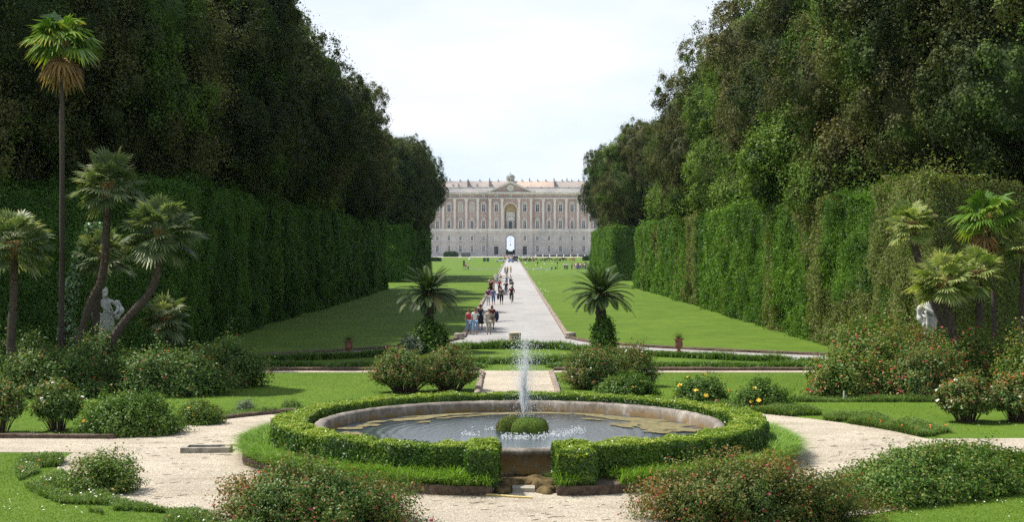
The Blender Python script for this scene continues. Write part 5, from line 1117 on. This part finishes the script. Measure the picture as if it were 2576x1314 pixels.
    t = thing('bicycle', 'bicycle ridden by the cyclist in maroon', 'bicycle', (x, y-.12, .016))
    def wheel(yy, nm='wheel'):
        m = MB(); m.tube([(0, yy+.33*math.cos(6.2832*i/20), .33+.33*math.sin(6.2832*i/20)) for i in range(21)], .022, 6, False); w_ = m.build(nm, cl('black'), t)
        m = MB()
        for i in range(10): a = 6.2832*i/10; m.tube([(0,yy,.33),(0,yy+.31*math.cos(a),.33+.31*math.sin(a))], .004, 3)
        m.build('spokes', MATS['marble'], w_)
    wheel(-.55); wheel(.5)
    m = MB(); m.tube([(0,-.55,.33),(0,-.42,.78),(0,-.40,.95)], .018, 6); m.tube([(0,-.43,.75),(0,.02,.38),(0,.5,.33),(0,.12,.74),(0,-.43,.75)], .018, 6); m.tube([(0,.02,.38),(0,.14,.86)], .016, 6); m.build('frame', cl('grey'), t)
    m = MB(); m.tube([(-.27,-.32,.98),(-.2,-.40,.97),(.2,-.40,.97),(.27,-.32,.98)], .014, 6); m.build('handlebar', cl('black'), t)
    m = MB(); m.ball((0,.15,.88), (.08,.14,.035), 2); m.build('saddle', cl('black'), t)
    # two people, board and balloon on the left lawn
    x, y, h = SP(1402,814.7); person('person in red standing on the left lawn beside the grey board', x, y, 1.65, 'e', 'dark', 'top', 'red', 'trousers', 'palegrey', group=None)
    x, y, h = SP(1408.8,813.8); person('person in white and dark green holding up a white balloon on the left lawn', x, y, 1.65, 'c', 'dark', 'top', 'white', 'trousers', 'teal', rz=.2)
    t = thing('balloon', 'white balloon above the two people on the left lawn', 'balloon', (x+.36, y-.2, 1.3)); MB().lathe([(.01,0),(.01,1.1)], seg=5).build('string', MATS['whitewash'], t); MB().ball((0,0,1.4), (.3,.3,.36), 2).build('envelope', MATS['whitewash'], t, True)
    x, y, h = SP(1396,815); t = thing('notice_board', 'tall grey notice board on two posts on the left lawn', 'sign', (x, y+1, 0)); MB().box(-.25,.25,-.03,.03,1.1,2.5).build('panel', cl('grey'), t)
    for s in (-1,1): MB().box(s*.2-.03,s*.2+.03,-.03,.03,0,1.1).build('post', MATS['dark_iron'], t)
    # group on the right lawn
    gl = [(2058,'white','black'),(2078,'palegrey','navy'),(2102,'white','teal'),(2170,'black','black'),(2212,'rose','cream'),(2232,'white','rose'),(2252,'rose','blue'),(2266,'navy','darkjeans'),(2282,'palegrey','blue'),(2304,'white','navy'),(2322,'purple','palegrey'),(2344,'red','navy'),(2362,'white','jeans'),(2378,'rose','black')]
    for i, (cx_, a, b) in enumerate(gl):
        x, y, h = SP(1300+cx_/5.152, 811+(i*37 % 5)*.3); cn = {'palegrey':'pale grey','rose':'pinkish'}.get(a, a)
        person(f'visitor in {cn} top, {("first","second","third","fourth","fifth","sixth","seventh","eighth","ninth","tenth","eleventh","twelfth","thirteenth","last")[i]} from left in the group on the right lawn', x, y, 1.72 if i != 7 else 1.9, 'adbe'[i % 4], ('dark','brown','fair')[i % 3], 'top', a, 'trousers', b, rz=(i*1.7) % 6.28, group='group of visitors on the right lawn')
    for cx_, yf in ((1860,371),(1918,368)):
        x, y, h = SP(1300+cx_/5.152, 740+yf/5.152+.3); t = thing('litter_bin', f'small dark bin on the right lawn, {"left" if cx_ == 1860 else "right"} one of the pair', 'bin', (x,y,0), scale=.6); MB().lathe([(.28,.1),(.34,.95),(.36,1.0)], seg=14).build('drum', MATS['dark_iron'], t); MB().lathe([(.37,1.0),(.3,1.12),(.05,1.2)], seg=14).build('lid', MATS['dark_iron'], t)
    for cx_, yt, yf in ((1640,300,372),(1945,298,368)):
        x, y, h = SP(1300+cx_/5.152, 740+yf/5.152+.3); t = thing('lamp_post', f'short dark lantern post on the right lawn, {"left" if cx_ == 1640 else "right"} one', 'lamp', (x,y,0)); MB().lathe([(.1,0),(.05,.2),(.04,1.5)], seg=8).build('post', MATS['dark_iron'], t); MB().lathe([(.1,1.5),(.22,1.9),(.25,1.95),(.05,2.15)], seg=8).build('lantern', MATS['dark_iron'], t)
    # crowd at the gate, far away
    cc = ['white','rose','palegrey','navy','blue','white','rose','red','cream','black','palegrey','white','rose','blue','white','grey']; rr = random.Random(8)
    for i, c in enumerate(cc):
        X = (1300+(1010+i*18+rr.uniform(-5,5))/5.152-1541)/4400*1020; cn = {'palegrey':'pale grey','rose':'pinkish'}.get(c, c)
        person(f'tiny visitor in {cn}, {ORD[i].replace("nearest","first")} from the left in the crowd before the palace gate', X, 1018+rr.uniform(-8,8), 1.75, 'adeb'[i % 4], ('dark','brown','fair')[i % 3], 'top', c, 'trousers', ('navy','black','khaki')[i % 3], rz=rr.uniform(0,6), group='crowd before the palace gate', z=.05)
    for i, (cx_, c, Yq) in enumerate(((1118,'yellow',690),(1132,'red',700),(1145,'maroon',710),(1195,'red',720),(1212,'rose',740),(1235,'red',730),(1250,'orange',760),(1180,'cream',800))):
        X = (1300+cx_/5.152-1541)/4400*Yq
        person(f'distant walker in {"pinkish" if c == "rose" else c} behind the parked vehicles, {ORD[i].replace("nearest","first")} of the file', X, Yq, 1.75, 'ad'[i % 2], 'dark', 'top', c, 'trousers', ('navy','black','khaki')[i % 3], group='walkers behind the parked vehicles')
people()
# ------------------------------------------------------------ vehicles, horses, far things
GLS = solid('car_glass', (.02,.03,.04), .1, .1, 2, spec=.8); TYR = solid('tyre', (.015,.015,.015), .9, .1, 9)
def car(label, x, y, rz, paint, name='car', sc_=1.0):
    P = solid('car_paint_'+label[:5].strip(), paint, .3, .05, 2, spec=.6); t = thing(name, label, 'car', (x,y,.02), rz, scale=sc_)
    body = [(-2.1,.35),(-2.15,.75),(-1.95,.92),(-1.0,1.0),(1.3,1.0),(2.0,.9),(2.12,.6),(2.05,.32)]; a = MB(); a.prism(body, -.84, .84)
    a.build('body', P, t); c = MB(); c.prism([(-1.0,1.0),(-.35,1.42),(.75,1.45),(1.55,1.0)], -.74, .74); c.build('cabin', GLS, t); c = MB(); c.prism([(-.4,1.42),(.8,1.45),(.7,1.49),(-.3,1.47)], -.72, .72); c.build('roof', P, t)
    for wx in (-1.35,1.35):
        for s in (-1,1):
            q = MB(); q.prism([(wx+.32*math.cos(6.2832*i/16), .32+.32*math.sin(6.2832*i/16)) for i in range(16)], s*.74-.1, s*.74+.12); w_ = q.build('wheel', TYR, t)
            q = MB(); q.prism([(wx+.18*math.cos(6.2832*i/12), .32+.18*math.sin(6.2832*i/12)) for i in range(12)], s*.87-.01, s*.87+.01); q.build('rim', MATS['marble'], w_)
    for s in (-1,1): MB().box(-2.19,-2.1,s*.6-.16,s*.6+.16,.62,.78).build('headlight', MATS['marble'], t)
    return t
X_ = lambda cx_, Y: (1300+cx_/5.152-1541)/4400*Y
car('white estate car parked left of the avenue in the distance', X_(1065,610), 610, R(-8), (.75,.75,.76))
car('small blue car on the avenue beside the dark green lorry', X_(1222,594), 594, R(82), (.10,.16,.38))
def lorry():
    P = solid('dark_green_canvas', (.045,.075,.065), .8, .15, 1.2); t = thing('lorry', 'dark green box lorry standing on the far end of the avenue', 'lorry', (X_(1297,585), 585, .02))
    MB().box(-1.05,1.05,0,4.6,.75,2.55).build('box_body', P, t); MB().box(-1.0,1.0,-1.5,-.05,.5,2.0).build('cab', P, t); MB().box(-.85,.85,-1.55,-1.49,1.2,1.85).build('windscreen', GLS, t)
    for yy in (-.8,3.6):
        for s in (-1,1):
            q = MB(); q.lathe([(.4,-.13),(.4,.13)], seg=16); o = q.build('wheel', TYR, t); o.rotation_euler = (0,R(90),0); o.location = (s*.88, yy, .4)
    for s in (-1,1): MB().box(s*.7-.15,s*.7+.15,-1.56,-1.5,.65,.85).build('headlight', MATS['marble'], t)
lorry()
HORSE = None
def horse(label, x, y, rz, col):
    global HORSE
    if HORSE is None:
        n = [((0,0,1.15),(.26,.30)),((.55,0,1.18),(.27,.30)),((-.6,0,1.17),(.26,.28)),((.85,0,1.4),(.14,.22)),((1.1,0,1.75),(.10,.14)),((1.2,0,1.85),(.09,.12)),((1.5,0,1.58),(.06,.07))]; e = [(0,1),(0,2),(1,3),(3,4),(4,5),(5,6)]
        def leg(ch, at):
            k = len(n); n.extend(ch); e.append((at,k)); e.extend((k+i,k+i+1) for i in range(len(ch)-1))
        for s, f in ((-.16,.18),(.16,-.05)): leg([((.62+f*.3,s,.95),.12),((.65+f,s,.55),.065),((.62+f,s,.12),.045),((.68+f,s,.03),.06)], 1)
        for s, f in ((-.16,-.1),(.16,.15)): leg([((-.62,s,.95),.15),((-.55+f,s,.72),.10),((-.78+f,s,.5),.06),((-.72+f,s,.1),.045),((-.66+f,s,.03),.06)], 2)
        leg([((-.85,0,1.2),.06),((-1.0,0,.95),.07),((-1.0,0,.6),.04)], 2)
        HORSE = skin(n, e); HORSE.polygons.foreach_set('use_smooth', np.ones(len(HORSE.polygons), bool)); HORSE.materials.append(None)
        m = MB(); m.tube([(.8,0,1.72),(1.0,0,1.93),(1.15,0,2.02)], [.05,.06,.03], 5); m.ball((1.18,-.05,2.0), (.03,.02,.07), 1); m.ball((1.18,.05,2.0), (.03,.02,.07), 1); o = m.build('mane', cl('black'), None); C.objects.unlink(o); horse.mane = o.data
    o = bpy.data.objects.new('horse', HORSE); C.objects.link(o); o.location = (x,y,.01); o.rotation_euler = (0,0,rz); o.material_slots[0].link = 'OBJECT'; o.material_slots[0].material = col; props(o, label, 'horse', 'horses and carriages waiting on the right')
    c = bpy.data.objects.new('mane', horse.mane); C.objects.link(c); c.parent = o
BAY = solid('bay_coat', (.07,.03,.018), .6, .2, 4); CHEST = solid('chestnut_coat', (.28,.10,.04), .6, .2, 4); BLK = solid('black_coat', (.02,.016,.014), .6, .2, 4)
def carriage(label, x, y, col, top=True):
    t = thing('carriage', label, 'carriage', (x,y,.02), group='horses and carriages waiting on the right'); m = MB(); m.prism([(-1.2,.75),(-1.35,1.25),(-.9,1.2),(-.7,.95),(.5,.95),(.7,1.3),(1.2,1.35),(1.1,.75)], -.6, .6); m.build('body', col, t)
    for wx, r in ((-1.0,.52),(1.0,.42)):
        for s in (-1,1):
            q = MB(); q.tube([(wx+r*math.cos(6.2832*i/18), s*.72, r+r*math.sin(6.2832*i/18)) for i in range(19)], .04, 5, False)
            for i in range(8): a = 6.2832*i/8; q.tube([(wx,s*.72,r),(wx+r*math.cos(a),s*.72,r+r*math.sin(a))], .02, 4)
            q.build('wheel', cl('black'), t)
    if top:
        q = MB(); q.prism([(-1.3,1.25),(-1.35,1.95),(-.9,2.2),(-.2,2.15),(-.1,2.05),(-.85,2.05),(-1.2,1.85),(-1.15,1.25)], -.62, .62); q.build('hood', cl('black'), t)
for i, (cx_, k, lab) in enumerate(((1405,'c','dark hooded carriage directly right of the green lorry'),(1440,'h','dark horse between the two carriages next to the lorry'),(1478,'c','second dark carriage right of the green lorry'),(1520,'h','bay horse behind the second carriage'),
        (1560,'c','reddish carriage in the middle of the row'),(1612,'h','dark horse standing just right of the reddish carriage'),(1722,'c','carriage with a seated driver in white'),(1765,'h','small dark horse lowering its head right of the driver in white'),(1845,'h','tall black horse alone in the middle of the gap'),
        (1945,'c','carriage with a seated driver in grey'),(2015,'h','bay horse harnessed right of the grey driver'),(2062,'h','dark horse at the right end of the harnessed pair'),(2165,'h','chestnut horse at the right end of the row'))):
    x = X_(cx_, 627)
    if k == 'h': horse(lab, x, 627+(i % 3), 0 if i not in (5,8,11) else math.pi, {0:BAY,1:BLK,2:BAY}[i % 3] if 'chestnut' not in lab else CHEST)
    else: carriage(lab, x, 627-(i % 2), cl('red') if 'reddish' in lab else cl('black'), 'driver' not in lab)
for cx_, c, lab in ((1712,'white','driver in white seated on a carriage in the distant row'),(1940,'grey','driver in grey seated on a carriage in the distant row'),(1572,'red','person in red standing by the reddish carriage'),(2212,'orange','person in orange beside the chestnut horse'),(1385,'navy','person in dark blue between the lorry and the first carriage')):
    person(lab, X_(cx_, 625), 624.5, 1.7, 'e', 'dark', 'top', c, 'trousers', 'navy', z=.02 if 'driver' not in lab else .5)
def far_box(name, cat, label, x, y, w_, h, d, m, seed, rough=.5):
    rng = np.random.default_rng(seed); ch = []; n = 9000; fr = rng.integers(0, 3, n); P = np.stack([(rng.random(n)-.5)*w_, (rng.random(n)-.5)*d, h*rng.random(n)], 1)
    P[fr == 0, 1] = -d/2; P[fr == 1, 2] = h; s = rng.random(n) > .5; P[(fr == 2) & s, 0] = w_/2; P[(fr == 2) & ~s, 0] = -w_/2
    P[:,2] *= 1-rough*.35*(2*P[:,0]/w_)**4; Nn = unit(P*[1/w_,1/d,.5/h]); ch.append(leafc(P+rng.normal(size=P.shape)*.12, Nn, .5, .5*rng.random(n), rng)); b = MB().box(-w_/2+.3,w_/2-.3,-d/2+.3,d/2-.3,0,h*.8); ch.append((np.array(b.v), np.array(b.f), 1, .2))
    props(np_mesh(name, ch, [m, OAKCORE], loc=(x,y,0)), label, cat)
far_box('clipped_shrub','hedge','low clipped hedge block on the far left lawn before the palace', (1304-1541)/4400*648, 648, 6.5, 1.5, 3, HEDGE_L, 1); far_box('clipped_shrub','hedge','taller clipped bush on the far right lawn before the palace', (1770-1541)/4400*680, 680, 4.5, 2.0, 3, HEDGE_L, 2)
far_box('dark_bush','bush','long humped dark evergreen clump against the left wing of the palace', (1357-1541)/4400*1030, 1030, 10, 3.7, 3, HEDGE_L, 3, .9)
def kiosk():
    P = solid('green_kiosk_paint', (.05,.09,.08), .7, .1, 1); t = thing('kiosk', 'dark green flat kiosk against the left wing of the palace', 'kiosk', ((1402-1541)/4400*1035, 1035, .03))
    MB().box(-3.1,3.1,0,3,0,2.5).build('walls', P, t); m = MB(); m.prism([(-3.4,2.5),(3.4,2.5),(3.1,2.95),(-3.1,2.95)], -.4, 3.3); m.build('roof', P, t); MB().box(-2.0,2.0,-.06,-.01,1.0,2.0).build('shutter', cl('grey'), t); MB().box(-1.2,.0,-.08,-.061,.0,.9).build('door', MATS['dark_iron'], t)
    x = X_(840, 640); t = thing('green_cabinet', 'small dark green double cabinet on the far left lawn', 'cabinet', (x,640,0))
    for s in (-1,1): MB().box(s*.75-.6,s*.75+.6,-.4,.4,0,1.5).build('door', P, t)
    MB().box(-1.4,1.4,-.5,.5,1.5,1.65).build('lid', P, t)
kiosk()
# ------------------------------------------------------------ statues
def statue_left():
    Y = 58.2; t = thing('statue', 'white marble statue of a draped figure with staff between the left leaning palms', 'statue', (XA(268,Y), Y, 0), R(8), scale=1.0)
    MB().box(-.42,.42,-.42,.42,0,.25).box(-.34,.34,-.34,.34,.25,1.45).box(-.42,.42,-.42,.42,1.45,1.6).build('pedestal', STONE, t)
    n = [((0,0,.98),(.19,.15)),((.02,0,1.15),(.17,.13)),((0,-.02,1.36),(.22,.15)),((0,0,1.55),(.17,.11)),((-.02,-.02,1.66),.065),((-.06,-.06,1.77),(.085,.10)),((-.06,-.05,1.88),(.08,.09)),
         ((-.24,0,1.52),.085),((-.40,.05,1.22),.07),((-.20,-.20,1.02),.05),((-.08,-.24,1.0),.045), ((.25,0,1.52),.085),((.46,-.02,1.30),.07),((.38,-.22,1.08),.05),((.30,-.26,1.06),.045),
         ((-.11,0,.85),.13),((-.13,-.10,.5),.10),((-.13,0,.1),.06),((-.13,-.16,.04),.06),((.11,0,.85),.13),((.14,.02,.5),.09),((.16,.1,.1),.06),((.16,-.06,.04),.06)]
    e = [(0,1),(1,2),(2,3),(3,4),(4,5),(5,6),(3,7),(7,8),(8,9),(9,10),(3,11),(11,12),(12,13),(13,14),(0,15),(15,16),(16,17),(17,18),(0,19),(19,20),(20,21),(21,22)]
    b = skin(n, e, 2); m = MB(); M = Matrix.Translation((0,0,1.6)); m.mesh('b', b, M)
    for h, d in ((Vector((-.08,-.24,2.6)), Vector((.9,-.3,-.1))), (Vector((.30,-.26,2.66)), Vector((-.7,-.5,-.2)))):
        for k in range(4): o = h+Vector((0,.0,(k-1.5)*.02)); m.tube([o, o+d*.06, o+d*.09+Vector((0,.02,0))], [.012,.011,.008], 5)
        m.tube([h+Vector((0,0,.03)), h+Vector((0,-.03,.07))], [.014,.009], 5)
    m.ball((-.08,-.165,3.37), (.02,.03,.03), 1); m.build('body', MARBLE, t, True)
    m = MB(); rng = random.Random(3); prof = []
    for k, (z, r) in enumerate(((0,.34),(.3,.31),(.6,.29),(.85,.27),(1.05,.24))):
        for i in range(30):
            a = 6.2832*i/30; q = r*(1+.12*math.sin(a*7+z*3)+.05*math.sin(a*13)); m.v.append((q*math.cos(a), q*math.sin(a)*.8, 1.6+z))
    for k in range(4):
        for i in range(30): j = (i+1) % 30; m.face((k*30+i, k*30+j, (k+1)*30+j, (k+1)*30+i))
    m.build('drapery', MARBLE, t, True)
    m = MB(); m.tube(smoothline([(-.3,.05,3.15),(-.5,.1,2.85),(-.38,-.05,2.45),(-.18,-.1,2.3)],5), [.1+.05*math.sin(i*.9) for i in range(16)], 10); m.tube(smoothline([(.3,.05,3.12),(.55,.05,2.9),(.5,-.05,2.6),(.32,-.1,2.5)],5), [.1+.04*math.sin(i*1.1) for i in range(16)], 10); m.tube(smoothline([(-.25,-.1,3.1),(0,-.2,2.85),(.2,-.16,2.65)],5), .07, 8); m.build('cloak', MARBLE, t, True)
    m = MB(); m.tube([(.06,-.25,3.25),(.34,-.32,2.62)], .03, 8); m.build('staff', MARBLE, t, True)
    m = MB(); m.ball((-.05,.0,3.5), (.115,.12,.12), 3, .5, 2); m.ball((-.02,.02,3.63), (.06,.05,.08), 2, .5, 3); m.build('hair', MARBLE, t, True)
statue_left()
def statue_right():
    Y = 58.6; t = thing('statue', 'pale stone herm with draped shoulders half hidden by palm leaves on the right', 'statue', (XA(2340,Y), Y, 0), R(-10))
    MB().box(-.36,.36,-.36,.36,0,1.1).build('pedestal', STONE, t)
    MB().prism([(-.17,1.1),(.17,1.1),(.26,2.55),(-.26,2.55)], -.18, .18).build('shaft', MARBLE, t)
    n = [((0,0,2.5),(.22,.16)),((0,0,2.75),(.22,.16)),((0,0,2.98),(.22,.14)),((0,0,3.12),.07),((0,-.02,3.25),(.09,.1)),((0,-.02,3.36),(.085,.095)),((-.26,0,2.95),.085),((-.36,.02,2.65),.07),((-.22,-.16,2.5),.05),((-.12,-.2,2.52),.04),((.26,0,2.95),.085),((.36,.02,2.65),.07),((.3,-.12,2.4),.05),((.28,-.14,2.3),.045)]
    b = skin(n, [(0,1),(1,2),(2,3),(3,4),(4,5),(2,6),(6,7),(7,8),(8,9),(2,10),(10,11),(11,12),(12,13)], 2); m = MB(); m.mesh('b', b); m.ball((0,-.12,3.28),(.02,.03,.03),1); m.build('body', MARBLE, t, True)
    m = MB(); m.tube(smoothline([(-.34,-.02,3.0),(-.1,-.22,2.8),(.15,-.22,2.62),(.36,-.02,2.5)],5), .075, 9); m.tube(smoothline([(-.36,0,2.95),(-.46,0,2.6),(-.34,-.06,2.3),(-.2,-.12,2.15)],5), [.09+.03*math.sin(i) for i in range(16)], 9); m.tube(smoothline([(-.2,-.2,2.75),(-.12,-.22,2.4),(-.14,-.2,2.0)],5), .06, 8); m.build('drapery', MARBLE, t, True)
    m = MB(); m.ball((0,.02,3.36), (.115,.115,.12), 3, .5, 2); m.build('hair', MARBLE, t, True)
statue_right()
# ------------------------------------------------------------ air between here and the palace
def haze():
    m = bpy.data.materials.new('haze'); m.use_nodes = True; t = m.node_tree; t.nodes.clear()
    v = t.nodes.new('ShaderNodeVolumePrincipled'); v.inputs['Color'].default_value = (.74,.86,1,1); v.inputs['Density'].default_value = .00004
    o_ = t.nodes.new('ShaderNodeOutputMaterial'); t.links.new(v.outputs[0], o_.inputs['Volume'])
    o = MB().box(-2600,2600,-260,7100,-1,64).build('haze', m); props(o, kind='stuff')
haze()
